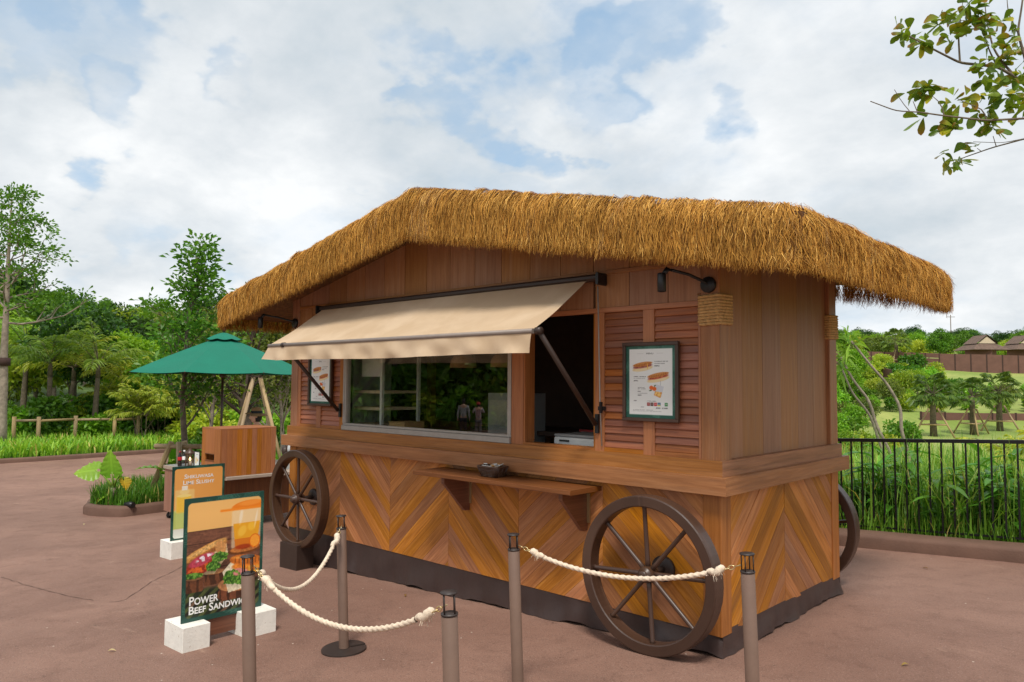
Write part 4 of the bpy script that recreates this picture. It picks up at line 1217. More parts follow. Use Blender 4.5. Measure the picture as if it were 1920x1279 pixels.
# hood box standing on the counter
Xb = nx_-.03
yb0 = onAxis(413, 850, 0, Xb)[1]; yb1 = onAxis(517, 840, 0, Xb)[1]; zb0 = zc+.0045; zb1 = onAxis(413, 804, 0, Xb)[2]
xb0 = onAxis(378, 850, 1, yb0)[0]
hood = thing('wooden_cabinet', 'orange-brown wooden cabinet with a small slot standing on the drinks cart', 'cabinet', ((xb0+Xb)/2, (yb0+yb1)/2, zb0))
nbd = 11
for i in range(nbd):
    a, b = yb0+.02+(yb1-yb0-.02)*i/nbd, yb0+.02+(yb1-yb0-.02)*(i+1)/nbd
    MB().box(Xb-.018, Xb, a+.0006, b-.0006, zb0, zb1-.0205, g=2).build('front_board', 'cart_wood', hood)
hx0, hx1 = xb0+(Xb-xb0)*.2, xb0+(Xb-xb0)*.68
hz0, hz1 = zb0+(zb1-zb0)*.30, zb0+(zb1-zb0)*.46
for a in ((xb0, hx0, zb0, zb1), (hx1, Xb, zb0, zb1), (hx0, hx1, zb0, hz0), (hx0, hx1, hz1, zb1)):
    MB().box(a[0]+.0003, a[1]-.0003, yb0, yb0+.0195, a[2], a[3]-.0205 if a[3] == zb1 else a[3], g=2).build('end_panel', 'cart_wood', hood)
MB().box(hx0, hx1, yb0+.12, yb0+.13, hz0, hz1).build('slot_back', 'interior', hood)
for a in ((hx0, hx1, hz0, hz0+.012), (hx0, hx1, hz1-.012, hz1)): MB().box(a[0], a[1], yb0-.006, yb0+.03, a[2]+.0004, a[3]-.0004).build('slot_trim', 'shelf_wood', hood)
MB().box(xb0, Xb, yb0, yb1, zb1-.02, zb1, g=1, ch=.003).build('top_board', 'cart_wood', hood)
MB().box(xb0, xb0+.018, yb0+.02, yb1, zb0, zb1-.0205, g=2).build('back_panel', 'cart_wood', hood)
# things on the counter
def on_counter(u, dy=.12): 
    y = ny_+dy; return onAxis(u, 870, 1, y)[0], y
def bottle(u, dy, h, name, label, body, cap):
    x, y = on_counter(u, dy)
    t = thing(name, label, 'bottle', (x, y, zc+.005))
    s_ = h/.24
    b = MB().lathe([(0, 0), (.030, 0), (.033, .01), (.033, .06), (.029, .08), (.033, .10), (.033, .145), (.027, .175), (.012, .205), (.012, .22), (0, .22)], (0, 0, 0), 18)
    b.v = [(x+v[0]*s_, y+v[1]*s_, zc+.005+v[2]*s_) for v in b.v]; b.build('bottle_body', body, t)
    b = MB().lathe([(0, .241), (.0145, .241), (.0145, .216), (0.013, .216)], (0, 0, 0), 14); b.v = [(x+v[0]*s_, y+v[1]*s_, zc+.005+v[2]*s_) for v in b.v]; b.build('cap', cap, t)
    b = MB().lathe([(.0336, .095), (.0340, .10), (.0340, .145), (.0334, .148)], (0, 0, 0), 18); b.v = [(x+v[0]*s_, y+v[1]*s_, zc+.005+v[2]*s_) for v in b.v]; b.build('wrapper', 'bottle_label' if 'cola' in body else 'white_print', t)
bottle(337, .10, .24, 'cola_bottle', 'small dark cola bottle with red cap on the drinks cart', 'bottle_cola', 'red_plastic')
bottle(345, .16, .25, 'water_bottle', 'clear water bottle beside the cola bottle', 'clear_plastic', 'white_print')
x, y = on_counter(356, .14)
t = thing('candle_lantern', 'dark lantern with a lit candle on the drinks cart', 'lantern', (x, y, zc+.005))
z = zc+.005
MB().box(x-.055, x+.055, y-.055, y+.055, z, z+.025, ch=.004).build('lantern_base', 'wheel_wood', t)
for a in (-.046, .046):
    for b in (-.046, .046): MB().box(x+a-.007, x+a+.007, y+b-.007, y+b+.007, z+.026, z+.21, g=2).build('corner_post', 'wheel_wood', t)
MB().lathe([(0, .30), (.018, .295), (.03, .27), (.062, .25), (.066, .236), (.075, .225), (.075, .211), (0, .211)], (x, y, z), 16).build('lantern_roof', 'wheel_wood', t)
cd = MB().lathe([(0, .0255), (.028, .0255), (.028, .10), (0, .10)], (x, y, z), 16).build('candle', 'hut_gable', t)
MB().lathe([(0, .105), (.012, .112), (.016, .13), (.010, .15), (0, .165)], (x, y, z), 12).build('flame', 'candle_flame', t)
x, y = on_counter(369, .16)
t = thing('counter_menu', 'small black framed drinks card leaning beside the lantern', 'menu', (x, y, zc+.005))
MB().box(x-.085, x+.085, y, y+.012, z, z+.26, g=2).build('frame', 'black_metal', t)
q = Paint(40, 1.5, (228, 232, 226)); q.put(q.rect(.2, .42, .5, 1.1, .05), (222, 196, 120)); q.put(q.ell(.7, .75, .12, .16), (214, 170, 90)); q.put(q.rect(.35, .65, .2, .25), (120, 120, 120))
link('card', q.mesh('card', (x-.075, y-.0012, z+.01), (1, 0, 0), (0, 0, 1), .15, .24), 'print', t)

# ------------------------------------------------------------------ parasol
ux, uy = onAxis(416, 760, 1, ny_+.95)[0], ny_+.95
ug = gzf(ux)
um = thing('parasol', 'dark green parasol on a thin brown pole above the drinks cart', 'parasol', (ux, uy, ug))
MB().tube([(ux, uy, ug+.03), (ux, uy, 2.50)], .021, 14).build('pole', 'wheel_wood', um)
MB().lathe([(0, 0), (.24, 0), (.24, .03), (.05, .06), (.03, .12), (.03, .2), (0, .2)], (ux, uy, ug), 24).build('base', 'brown_metal', um)
du = (np.array([ux, uy])-CAM[:2]); du = float(du@FW[:2]/np.linalg.norm(FW[:2]))
zr = 1.72+(714-699)/FPX*du; zt = 1.72+(714-629)/FPX*du; Ru = 162/FPX*du/math.cos(R(8))
a0 = math.atan2(-RT[1], -RT[0])
tips = [Vector((ux+Ru*math.cos(a0+i*math.pi/4), uy+Ru*math.sin(a0+i*math.pi/4), zr)) for i in range(8)]
ap = Vector((ux, uy, zt))
for i in range(8):
    A, B = tips[i], tips[(i+1) % 8]; rows = []
    for k_ in range(9):
        s_ = .02+.98*k_/8; row = []
        for j in range(9):
            w_ = j/8; P_ = ap.lerp(A.lerp(B, w_), s_)
            P_.z -= .035*math.sin(math.pi*w_)*s_*s_ - .03*math.sin(math.pi*s_)*.6
            if k_ == 8: P_ += (ap-P_).normalized()*.03*math.sin(math.pi*w_)
            row.append(P_)
        rows.append(row)
    MB().grid(rows).build('canopy_panel', 'green_cloth', um)
    rb = MB().tube([ap+Vector((0, 0, -.06)), ap.lerp(A, .5)+Vector((0, 0, -.012)), A+Vector((0, 0, -.008))], .009, 6).build('rib', 'wheel_wood', um)
    MB().tube([(ux, uy, zr-.02), ap.lerp(A, .45)+Vector((0, 0, -.03))], .007, 6).build('strut', 'wheel_wood', rb)
vt = []
for k_ in range(6):
    s_ = .02+.98*k_/5
    vt.append([ap+Vector((0, 0, .055))+Vector((math.cos(q)*.30*s_, math.sin(q)*.30*s_, -.115*s_**1.5-.012*s_*abs(math.sin(4*(q-a0)))*2)) for q in np.linspace(0, 2*math.pi, 49)])
MB().grid(vt).build('vent_cap', 'green_cloth', um)
MB().lathe([(0, .15), (.03, .14), (.038, .115), (.030, .085), (.022, .07), (0, .05)], tuple(ap), 16).build('finial', 'wheel_wood', um)
MB().lathe([(.05, -.06), (.055, -.04), (.055, .03), (.03, .04), (.022, .04)], (ux, uy, zr-.02), 16).build('runner', 'wheel_wood', um)

# ------------------------------------------------------------------ people
def skinned(name, V, E, Rr, mat, parent, sub=2, root=0):
    me = bpy.data.meshes.new(name); me.from_pydata([tuple(v) for v in V], E, [])
    o = bpy.data.objects.new('tmp', me); COL.objects.link(o)
    md = o.modifiers.new('s', 'SKIN'); md.use_smooth_shade = True
    for i, r in enumerate(Rr):
        sv = me.skin_vertices[0].data[i]; sv.radius = (r, r) if not isinstance(r, tuple) else r; sv.use_root = (i == root)
    ss = o.modifiers.new('d', 'SUBSURF'); ss.levels = sub; ss.render_levels = sub
    dg = bpy.context.evaluated_depsgraph_get(); m2 = bpy.data.meshes.new_from_object(o.evaluated_get(dg))
    COL.objects.unlink(o); bpy.data.objects.remove(o)
    m2.name = name; m2.materials.clear()
    return link(name, m2, mat, parent)
def person(loc, rotz, h, label, top, legs, pose, hat=None, bag=None, group=None):
    """standing figure, faces local -y; pose = list of (shoulder->elbow->hand) points per arm in units of height"""
    t = thing('person', label, 'person', (0, 0, 0))
    s = h
    def V_(*p): return (p[0]*s, p[1]*s, p[2]*s)
    # one continuous body: skin-toned
    V = [V_(0, .01, .53), V_(0, .012, .62), V_(0, .008, .72), V_(0, .01, .80), V_(0, .005, .855), V_(0, -.004, .885)]
    E = [(0, 1), (1, 2), (2, 3), (3, 4), (4, 5)]; Rr = [(.085*s, .06*s), (.072*s, .052*s), (.085*s, .058*s), (.085*s, .05*s), (.032*s, .032*s), (.034*s, .034*s)]
    for sg, arm in zip((-1, 1), pose):
        b = len(V); sh = V_(sg*.105, .01, .805)
        V += [sh, V_(*arm[0]), V_(*arm[1]), V_(*arm[2])]; E += [(3, b), (b, b+1), (b+1, b+2), (b+2, b+3)]; Rr += [.036*s, .026*s, .018*s, (.022*s, .014*s)]
        b = len(V); V += [V_(sg*.05, .01, .49), V_(sg*.055, .0, .28), V_(sg*.06, .012, .05), V_(sg*.065, -.07, .018)]; E += [(0, b), (b, b+1), (b+1, b+2), (b+2, b+3)]; Rr += [.05*s, .036*s, .022*s, (.022*s, .016*s)]
    body = skinned('body', V, E, Rr, 'skin', t)
    # clothes: slightly larger sleeves of the same skeleton
    Vt, Et, Rt_ = [V_(0, .01, .50), V_(0, .012, .62), V_(0, .008, .72), V_(0, .01, .80)], [(0, 1), (1, 2), (2, 3)], [(.094*s, .068*s), (.082*s, .062*s), (.095*s, .066*s), (.09*s, .056*s)]
    for sg, arm in zip((-1, 1), pose):
        b = len(Vt); Vt += [V_(sg*.105, .01, .805), V_(*arm[0]), V_(*arm[1])]; Et += [(3, b), (b, b+1), (b+1, b+2)]; Rt_ += [.044*s, .034*s, .026*s]
    skinned('shirt', Vt, Et, Rt_, top, t)
    Vl, El, Rl = [V_(0, .01, .52)], [], [(.09*s, .066*s)]
    for sg in (-1, 1):
        b = len(Vl); Vl += [V_(sg*.05, .01, .48), V_(sg*.055, .0, .28), V_(sg*.06, .012, .06)]; El += [(0, b), (b, b+1), (b+1, b+2)]; Rl += [.058*s, .042*s, .031*s]
    skinned('trousers', Vl, El, Rl, legs, t)
    # head with face
    hd = MB(); n = 20; m_ = 14; rows = []
    for i in range(m_+1):
        ph = math.pi*i/m_; row = []
        for j in range(n+1):
            th = 2*math.pi*j/n; x_, y_, z_ = math.sin(ph)*math.cos(th)*.043, math.sin(ph)*math.sin(th)*.054, math.cos(ph)*.068
            if z_ < 0: x_ *= 1+z_*3.2; y_ = y_*(1+z_*1.6)-.006*(-z_/.068)
            if y_ < 0:
                fx = math.exp(-(x_/.011)**2)
                y_ -= .016*fx*math.exp(-((z_+.012)/.013)**2) + .004*fx*math.exp(-((z_+.036)/.006)**2) + .005*fx*math.exp(-((z_+.058)/.01)**2)
                for e in (-.018, .018): y_ += .006*math.exp(-((x_-e)/.008)**2-((z_-.006)/.007)**2)
            row.append(V_(x_, y_-.006, z_+.93))
        rows.append(row)
    hd.grid(rows); head = hd.build('head', 'skin', t)
    for e in (-1, 1):
        MB().lathe([(0, -.004*s), (.004*s, -.003*s), (.005*s, 0), (.004*s, .003*s), (0, .004*s)], V_(e*.018, -.051, .936), 10, 1).build('eye', 'hair', head)
        MB().lathe([(0, -.005*s), (.010*s, -.004*s), (.013*s, 0), (.010*s, .004*s), (0, .005*s)], V_(e*.045, .0, .928), 10, 0).build('ear', 'skin', head)
    MB().box(-.012*s, .012*s, -.058*s, -.050*s, .893*s, .896*s).build('mouth', 'bottle_label', head)
    hr = MB(); rows = []
    for i in range(9):
        ph = math.pi*.76*i/8; row = []
        for j in range(n+1):
            th = 2*math.pi*j/n; fr = math.sin(th)
            p_ = ph if fr > -.2 else min(ph, math.pi*.30)
            row.append(V_(math.sin(p_)*math.cos(th)*.048, math.sin(p_)*math.sin(th)*.059-.004, math.cos(p_)*.073+.93))
        rows.append(row)
    hr.grid(rows).build('hair', 'hair', t)
    if hat == 'straw':
        q = MB().lathe([(0, .072), (.02, .075), (.036, .07), (.046, .05), (.05, .02), (.052, .012)], (0, 0, 0), 28)
        q.v = [V_(v[0], v[1]*1.1, v[2]+.95) for v in q.v]; q.build('hat_crown', 'straw_hat', t)
        q = MB().lathe([(.050, .014), (.075, .004), (.105, -.012), (.106, -.015)], (0, 0, 0), 32); q.v = [V_(v[0]*.95, v[1]*1.05, v[2]+.95+(.02 if v[1] < -.05 else 0)) for v in q.v]; q.build('hat_brim', 'straw_hat', t)
        q = MB().lathe([(.050, .012), (.075, .001), (.105, -.0155)], (0, 0, 0), 32); q.v = [V_(v[0]*.95, v[1]*1.05, v[2]+.95+(.02 if v[1] < -.05 else 0)) for v in q.v]; q.build('brim_lining', 'hat_under', t)
        q = MB().lathe([(.0535, .010), (.0545, .016), (.0525, .034), (.051, .036)], (0, 0, 0), 28); q.v = [V_(v[0], v[1]*1.1, v[2]+.95) for v in q.v]; q.build('hat_band', 'hat_band', t)
    if hat == 'cap':
        q = MB().lathe([(0, .078), (.03, .070), (.048, .045), (.054, .01), (.053, 0)], (0, 0, 0), 24); q.v = [V_(v[0], v[1]*1.1, v[2]+.935) for v in q.v]; q.build('cap', 'red_cap', t)
        MB().box(-.035*s, .035*s, -.115*s, -.045*s, .945*s, .951*s).build('cap_peak', 'red_cap', t)
    if bag:
        q = MB().box(-.065*s, .065*s, .07*s, .125*s, .60*s, .79*s, g=2, ch=.03); q.build('backpack', bag, t)
    t.location = loc; t.rotation_euler = (0, 0, rotz)
    return t
down = [((-.14, .0, .64), (-.15, -.03, .49), (-.15, -.045, .43)), ((.14, .0, .64), (.15, -.03, .49), (.15, -.045, .43))]
pd = dep(481, 780, 12.9)
pt_ = dep(481, 762, 12.9)
gh = gzf(pd[0])
person((pd[0], pd[1], gh), math.atan2(-RT[1], -RT[0])+math.pi/2+.25, (pt_[2]-gh)/1.03, 'person in a brown straw hat with dark band behind the wooden cabinet', 'staff_shirt', 'navy_trousers', down, 'straw')
# two visitors out on the paving, mirrored in the window
for (u, hgt, lb, tp, lg, ps_, ht, bg_) in ((868, 1.72, 'visitor in grey shirt and dark trousers standing on the open paving', 'grey_shirt', 'navy_trousers', down, None, None),
        (896, 1.58, 'visitor in red cap and grey leggings with a pink backpack', 'pale_shirt', 'grey_leggings', [((-.15, -.03, .70), (-.09, -.11, .83), (-.07, -.13, .87)), ((.15, -.03, .70), (.09, -.11, .83), (.07, -.13, .87))], 'cap', 'pink_bag')):
    q = dep(u, 818, 33.0)
    person((q[0], -q[1], gzf(q[0])), math.atan2(1, -.8)-math.pi*.95, hgt, lb, tp, lg, ps_, ht, bg_)

# ------------------------------------------------------------------ kerbs
def kerb(name, pts, wid, h, out, closed=False):
    """kerb with rounded top along a polyline on the paving"""
    pts = resample([(p[0], p[1], 0) for p in pts], .25)[:, :2]
    n = len(pts); t = np.gradient(pts, axis=0); t /= np.linalg.norm(t, axis=1)[:, None]
    nn = np.stack([t[:, 1], -t[:, 0]], -1)*out
    pr = [(0, -.05), (.0, h*.72), (-.02, h*.92), (-.05, h), (-wid+.04, h), (-wid, h*.9), (-wid, -.05)]
    rows = []
    for i in range(n):
        g = gzf(pts[i, 0]); e = .006*math.sin(i*.9)+.004*math.sin(i*2.3)
        rows.append([(pts[i, 0]+nn[i, 0]*(o+e), pts[i, 1]+nn[i, 1]*(o+e), g+z+e*.4) for o, z in pr])
    o = MB().grid(rows).build(name, 'kerb_stone')
    return prop(o, kind='structure')
kdir = np.array([1.601, .097]); kdir /= np.linalg.norm(kdir)
k0 = np.array([-.585, 4.292])
kerb('fence_kerb', [k0-kdir*11, k0+kdir*14], .36, .15, 1)
LK = [(-23.2, -45), (-23.2, 1.2), (-23.2, 3.3), (-23.4, 5.8), (-24.2, 8.4), (-25.9, 11.1), (-29, 14.5), (-34, 18), (-44, 22)]
kerb('bed_kerb', LK, .25, .13, 1)
# planter island by the cart
isl = [dep(156, 962, 12.72), dep(172, 970, 12.45), dep(230, 972, 12.25), dep(300, 962, 12.75), dep(420, 940, 13.6), dep(520, 905, 15.8), dep(470, 895, 16.4), dep(330, 905, 15.8), dep(200, 937, 14.4), dep(165, 947, 13.6)]
isl = [(p_[0], p_[1]) for p_ in isl]
icx, icy = np.mean([p_[0] for p_ in isl]), np.mean([p_[1] for p_ in isl])
kerb('planter_kerb', isl+[isl[0]], .16, .17, 1)
mb = MB(); mb.slab([(p_[0]*.97+icx*.03, p_[1]*.97+icy*.03, gzf(p_[0])+.125) for p_ in isl], (0, 0, .1)); prop(mb.build('planter_soil', 'soil'), kind='structure')

# ------------------------------------------------------------------ black railing on the right
fo = np.array([k0[0], k0[1]])+np.array([-kdir[1], kdir[0]])*.44
def fp(s): return fo+kdir*s
def bar(mb, a, b, w_, h0, h1):
    """box along the railing from s=a..b"""
    n_ = np.array([-kdir[1], kdir[0]])
    A, B = fp(a), fp(b)
    za, zb_2 = gzf(A[0]), gzf(B[0])
    pts = [(*(A-n_*w_/2), za+h1), (*(B-n_*w_/2), zb_2+h1), (*(B+n_*w_/2), zb_2+h1), (*(A+n_*w_/2), za+h1)]
    mb.slab(pts, (0, 0, h1-h0)); return mb
rail = thing('metal_railing', 'black metal railing of thin upright bars on the brown kerb', 'railing', (fo[0], fo[1], gzf(fo[0])))
bar(MB(), -4.2, 4.4, .045, 1.165, 1.205).build('top_rail', 'fence_metal', rail)
bar(MB(), -4.2, 4.4, .03, .165, .185).build('bottom_rail', 'fence_metal', rail)
for i in range(72):
    s_ = -4.15+i*.1185
    bar(MB(), s_-.009, s_+.009, .018, .1855, 1.1645).build('baluster', 'fence_metal', rail)
for s_ in (-4.2, -1.3, 1.9, 4.4): bar(MB(), s_-.02, s_+.02, .04, .06, 1.1648).build('post', 'fence_metal', rail)
# ------------------------------------------------------------------ terrain beyond the paving
LKa = np.array(LK, float)
def kerb_x(y):
    y = np.asarray(y, float)
    s_ = np.interp(y, LKa[:, 1], LKa[:, 0])
    return np.where(y > 22.5, np.where(y < 25, np.interp(y, [22.5, 25], [-44, -20]), -20-.75*(y-25)), s_)
DD = np.array([.12, 1, 3, 8, 16, 30, 60, 100, 150, 230, 400, 900]); DZ = np.array([.08, .12, .16, .4, .8, 1.8, 4.4, 8, 11.5, 15, 18, 20])-.715
def zleft(x, y):
    return float(np.interp(kerb_x(y)-x, DD, DZ))
ys = np.concatenate([np.linspace(-160, -20, 15), np.linspace(-17, 40, 58), np.linspace(45, 420, 26)])
X = kerb_x(ys)[:, None]-DD[None]; Y = np.repeat(ys[:, None], len(DD), 1)
Z = np.repeat(DZ[None], len(ys), 0)+.25*np.sin(X*.11+Y*.07)*np.clip(DD[None]/20-.3, 0, 3)
n0, n1 = X.shape; i_ = np.arange(n0*n1).reshape(n0, n1)
F = np.stack([i_[:-1, :-1], i_[1:, :-1], i_[1:, 1:], i_[:-1, 1:]], -1).reshape(-1, 4)
plain('undergrowth', lin(70, 92, 34), rough=.95, var=.4, scale=1.5, bump=1.0, bscale=6)
prop(link('hillside', npmesh('hillside', np.stack([X, Y, Z], -1).reshape(-1, 3), F, smooth=True), 'undergrowth'), kind='structure')
VD = np.array([0, 9, 11, 15, 22, 40, 55.5, 57.5, 75, 90, 105, 140, 200, 300, 520, 1200]); VZ = np.array([-.03, -.03, -.4, -1.15, -1.6, -1.62, -1.4, -.4, 1.35, 3.5, 4.7, 6.2, 10, 18.5, 23, 24])
fw2 = FW[:2]/np.linalg.norm(FW[:2])
def zvalley(x, y):
    d = (np.asarray(x)-CAM[0])*fw2[0]+(np.asarray(y)-CAM[1])*fw2[1]
    return np.interp(d, VD, VZ)
kn = np.array([-kdir[1], kdir[0]])
rows_s = np.concatenate([np.linspace(.32, 6, 14), np.linspace(7, 60, 36), np.linspace(64, 160, 24), np.linspace(175, 700, 16)])
cols = np.linspace(0, 1, 70)
V = []
for q in rows_s:
    A = k0+kn*q-kdir*(11.5+.9*q); B = k0+kn*q+kdir*(16+.8*q)
    P_ = A+(B-A)*cols[:, None]; z = zvalley(P_[:, 0], P_[:, 1])
    near = np.clip((q-.32)/2.5, 0, 1)
    z = (gz(P_[:, 0])+.10)*(1-near)+z*near+.12*np.sin(P_[:, 0]*.5)*np.sin(P_[:, 1]*.33)*np.clip(q/20, 0, 1)
    V.append(np.concatenate([P_, z[:, None]], 1))
V = np.array(V); n0, n1 = V.shape[:2]; i_ = np.arange(n0*n1).reshape(n0, n1)
F = np.stack([i_[:-1, :-1], i_[:-1, 1:], i_[1:, 1:], i_[1:, :-1]], -1).reshape(-1, 4)
prop(link('valley_lawn', npmesh('valley_lawn', V.reshape(-1, 3), F, smooth=True), 'lawn'), kind='structure')
def vp(u, d, dz=0.0):
    """place in the valley: column of the picture + distance, height from the terrain"""
    q = dep(u, 700, d); return Vector((q[0], q[1], float(zvalley(q[0], q[1]))+dz))
def lp(u, d):
    q = dep(u, 715, d); return Vector((q[0], q[1], zleft(q[0], q[1])))

# ------------------------------------------------------------------ foliage tools
def unit(a): return a/(np.linalg.norm(a, axis=-1, keepdims=True)+1e-9)
def leafquads(P, D, L, Wd, g, colA, colB, droop=.15, fold=.25):
    N = len(P); D = unit(D)
    S = unit(np.cross(D, g.normal(0, 1, (N, 3)))); U_ = np.cross(S, D)
    L = np.broadcast_to(L, N)[:, None]; Wd = np.broadcast_to(Wd, N)[:, None]
    mid = P+D*L*.55
    V = np.stack([P, mid+S*Wd*.5+U_*Wd*fold, P+D*L-np.array([0, 0, 1.0])*L*droop, mid-S*Wd*.5+U_*Wd*fold], 1)
    m_ = g.random((N, 1)); C = np.array(colA)+(np.array(colB)-np.array(colA))*m_
    C = np.repeat(C[:, None], 4, 1)
    return V.reshape(-1, 3), np.arange(N*4).reshape(-1, 4), C.reshape(-1, 3)
def merge(parts):
    V, F, C, b = [], [], [], 0
    for v, f, c in parts: V.append(v); F.append(f+b); C.append(c); b += len(v)
    return np.concatenate(V), np.concatenate(F), np.concatenate(C)
G_BRI = (lin(134, 172, 48), lin(92, 140, 36)); G_MID = (lin(98, 136, 42), lin(62, 104, 30)); G_DRK = (lin(60, 92, 36), lin(36, 66, 24)); G_YEL = (lin(176, 184, 62), lin(126, 156, 46)); G_OLV = (lin(118, 128, 58), lin(78, 98, 40))

def branching(seed, H, r0, h0, nl, ll, upa, nsub, crad, nleaf, ls, cols, lean=0.0, taper=.85, shape=None, wander=.12, cl=1.0):
    """trunk + limbs (MB) and leaf clumps at the twig ends"""
    g = np.random.default_rng(seed); mb = MB(); tips = []
    n = 12; tr = []; off = np.zeros(2)
    for i in range(n+1):
        f = i/n; off = off+g.normal(0, wander/n*H*.25, 2); tr.append(np.array([off[0]+lean*f*H, off[1], H*f*.97]))
    mb.tube([tuple(p_) for p_ in tr], [r0*(1.15 if i == 0 else 1)*(1-taper*i/n) for i in range(n+1)], 9)
    trp = lambda f: np.array([np.interp(f, np.linspace(0, 1, n+1), [p_[k_] for p_ in tr]) for k_ in range(3)])
    for i in range(nl):
        f = h0+(.985-h0)*(i+.5*g.random())/nl; az = i*2.4+g.normal(0, .35)
        sh = shape(f) if shape else (1-.65*(f-h0)/(1-h0))
        L = ll*sh*g.uniform(.75, 1.2); el = upa+g.normal(0, .15)+.35*(f-h0)
        d = np.array([math.cos(az)*math.cos(el), math.sin(az)*math.cos(el), math.sin(el)])
        b0 = trp(f); pts = [b0]
        for k_ in range(5):
            d = unit(d+np.array([0, 0, .10])+g.normal(0, .13, 3)); pts.append(pts[-1]+d*L/5)
        rb = max(.006, r0*(1-taper*f)*.45)
        mb.tube([tuple(p_) for p_ in pts], [rb*(1-.16*k_) for k_ in range(6)], 5, cap=False)
        tips.append((pts[-1], d))
        for s_ in range(nsub):
            k_ = g.integers(2, 5); b1 = pts[k_]; d2 = unit(d+g.normal(0, .75, 3)+np.array([0, 0, .2])); e = L*g.uniform(.22, .5)
            m1 = b1+d2*e*.5; d3 = unit(d2+g.normal(0, .3, 3)+np.array([0, 0, .15])); m2 = m1+d3*e*.5
            mb.tube([tuple(b1), tuple(m1), tuple(m2)], [rb*.5, rb*.38, rb*.2], 4, cap=False); tips.append((m2, d3))
    tips.append((tr[-1], np.array([0, 0, 1.0])))
    P, D = [], []
    for tp_, d in tips:
        k_ = int(nleaf*g.uniform(.6, 1.35)); e = g.normal(0, 1, (k_, 3))*np.array([1, 1, .6])*crad*.5
        P.append(tp_+e); D.append(unit(e+d*.3*crad+np.array([0, 0, .12])*crad+g.normal(0, .25, (k_, 3))*crad))
    P, D = np.concatenate(P), np.concatenate(D)
    return mb, leafquads(P, D, ls*g.uniform(.7, 1.3, len(P)), ls*.5*g.uniform(.8, 1.2, len(P)), g, *cols)
def lobed(seed, Rx, Rz, zc, nl, per, ls, cols, flat=.8):
    """dense crown: leaf faces spread over many overlapping lobes"""
    g = np.random.default_rng(seed); parts = []
    for i in range(nl):
        c = unit(g.normal(0, 1, 3))*g.uniform(.25, .95)**.6*np.array([Rx, Rx, Rz])*.72+np.array([0, 0, zc])
        if c[2] < zc-Rz*.75: c[2] = zc-Rz*.5
        r = g.uniform(.22, .40)*Rx
        k_ = int(per*g.uniform(.7, 1.3)); n_ = unit(g.normal(0, 1, (k_, 3))+np.array([0, 0, .25]))
        P = c+n_*np.array([1, 1, flat])*r*g.uniform(.6, 1.08, (k_, 1))
        D = unit(n_*.6+g.normal(0, .6, (k_, 3))+np.array([0, 0, .05]))
        tone = g.uniform(.82, 1.16)
        parts.append(leafquads(P, D, ls*g.uniform(.7, 1.35, k_), ls*.55, g, np.array(cols[0])*tone, np.array(cols[1])*tone))
    return merge(parts)
def plant(name, label, cat, wood_mb, leaves, bark, group=None, lm='leaf', wname='trunk', lname='crown'):
    t = thing(name, label, cat, group=group)
    if wood_mb is not None: wood_mb.build(wname, bark, t)
    link(lname, npmesh(lname, *leaves), lm, t)
    return t
def put(proto, used, loc, sc=1.0, rz=0.0, label=None, group=None, zs=None):
    o = copy_tree(proto) if proto.name in used else proto
    used.add(proto.name)
    o.location = loc; o.rotation_euler = (0, 0, rz); o.scale = (sc, sc, (zs or sc))
    if label: o['label'] = label
    if group: o['group'] = group
    return o
used = set()
g = np.random.default_rng(42)

# forest trees (dense crowns)
def forest_tree(name, seed, H, Rx, cols, nl=34, per=110, ls=.34):
    mb, _ = branching(seed, H*.8, H*.022, .35, 9, Rx*.8, .6, 1, .2, 1, .1, cols)
    return plant(name, 'x', 'tree', mb, lobed(seed, Rx, H*.36, H*.64, nl, per, ls, cols), 'bark_grey')
ftA = forest_tree('broadleaf_tree', 1, 8, 2.9, G_MID)
ftB = forest_tree('broadleaf_tree', 2, 7, 2.7, G_BRI, per=90)
ftC = forest_tree('broadleaf_tree', 3, 9, 3.0, G_DRK, nl=40)
ftD = forest_tree('broadleaf_tree', 4, 6, 2.6, G_OLV, per=85)
ftE = forest_tree('broadleaf_tree', 5, 6, 2.8, G_YEL, per=80)
FT = [ftA, ftB, ftC, ftD, ftE]
FL = ['mid green', 'bright green', 'dark green', 'olive green', 'yellow green']

# left wood: mid distance trees rising towards the hill
for d, n, s0, s1 in ((31, 9, .55, .8), (37, 10, .65, .95), (45, 11, .7, 1.0), (56, 11, .8, 1.05), (72, 12, .85, 1.15), (95, 13, .9, 1.2)):
    for i in range(n):
        u = -120+ (700)*(i+g.uniform(-.3, .3)+.5)/n
        k_ = int(g.choice([0, 1, 2, 3, 4], p=[.3, .24, .2, .18, .08])); P_ = lp(u, d*g.uniform(.95, 1.06)); P_.z -= .2
        put(FT[k_], used, P_, g.uniform(s0, s1)*(.85 if 120 < u < 330 and d < 60 else 1), g.uniform(0, 6.28), FL[k_]+' dense tree in the wood behind the path bed', 'trees of the wood beyond the path')
for i in range(58):
    u = g.uniform(-200, 640); P_ = lp(u, g.uniform(120, 190)); P_.z -= .8; k_ = int(g.choice([0, 3, 1, 2], p=[.4, .25, .2, .15]))
    put(FT[k_], used, P_, g.uniform(.8, 1.25), g.uniform(0, 6.28), FL[k_]+' round tree on the far wooded hill behind the palms', 'trees on the far hill')
for i in range(24):
    u = 590+640*(i+.5)/24; P_ = lp(u, g.uniform(46, 78)); P_.z -= .3; k_ = int(g.integers(0, 4))
    put(FT[k_], used, P_, g.uniform(.6, .95), g.uniform(0, 6.28), FL[k_]+' tree beyond the path end behind the kiosk', 'trees beyond the path end')
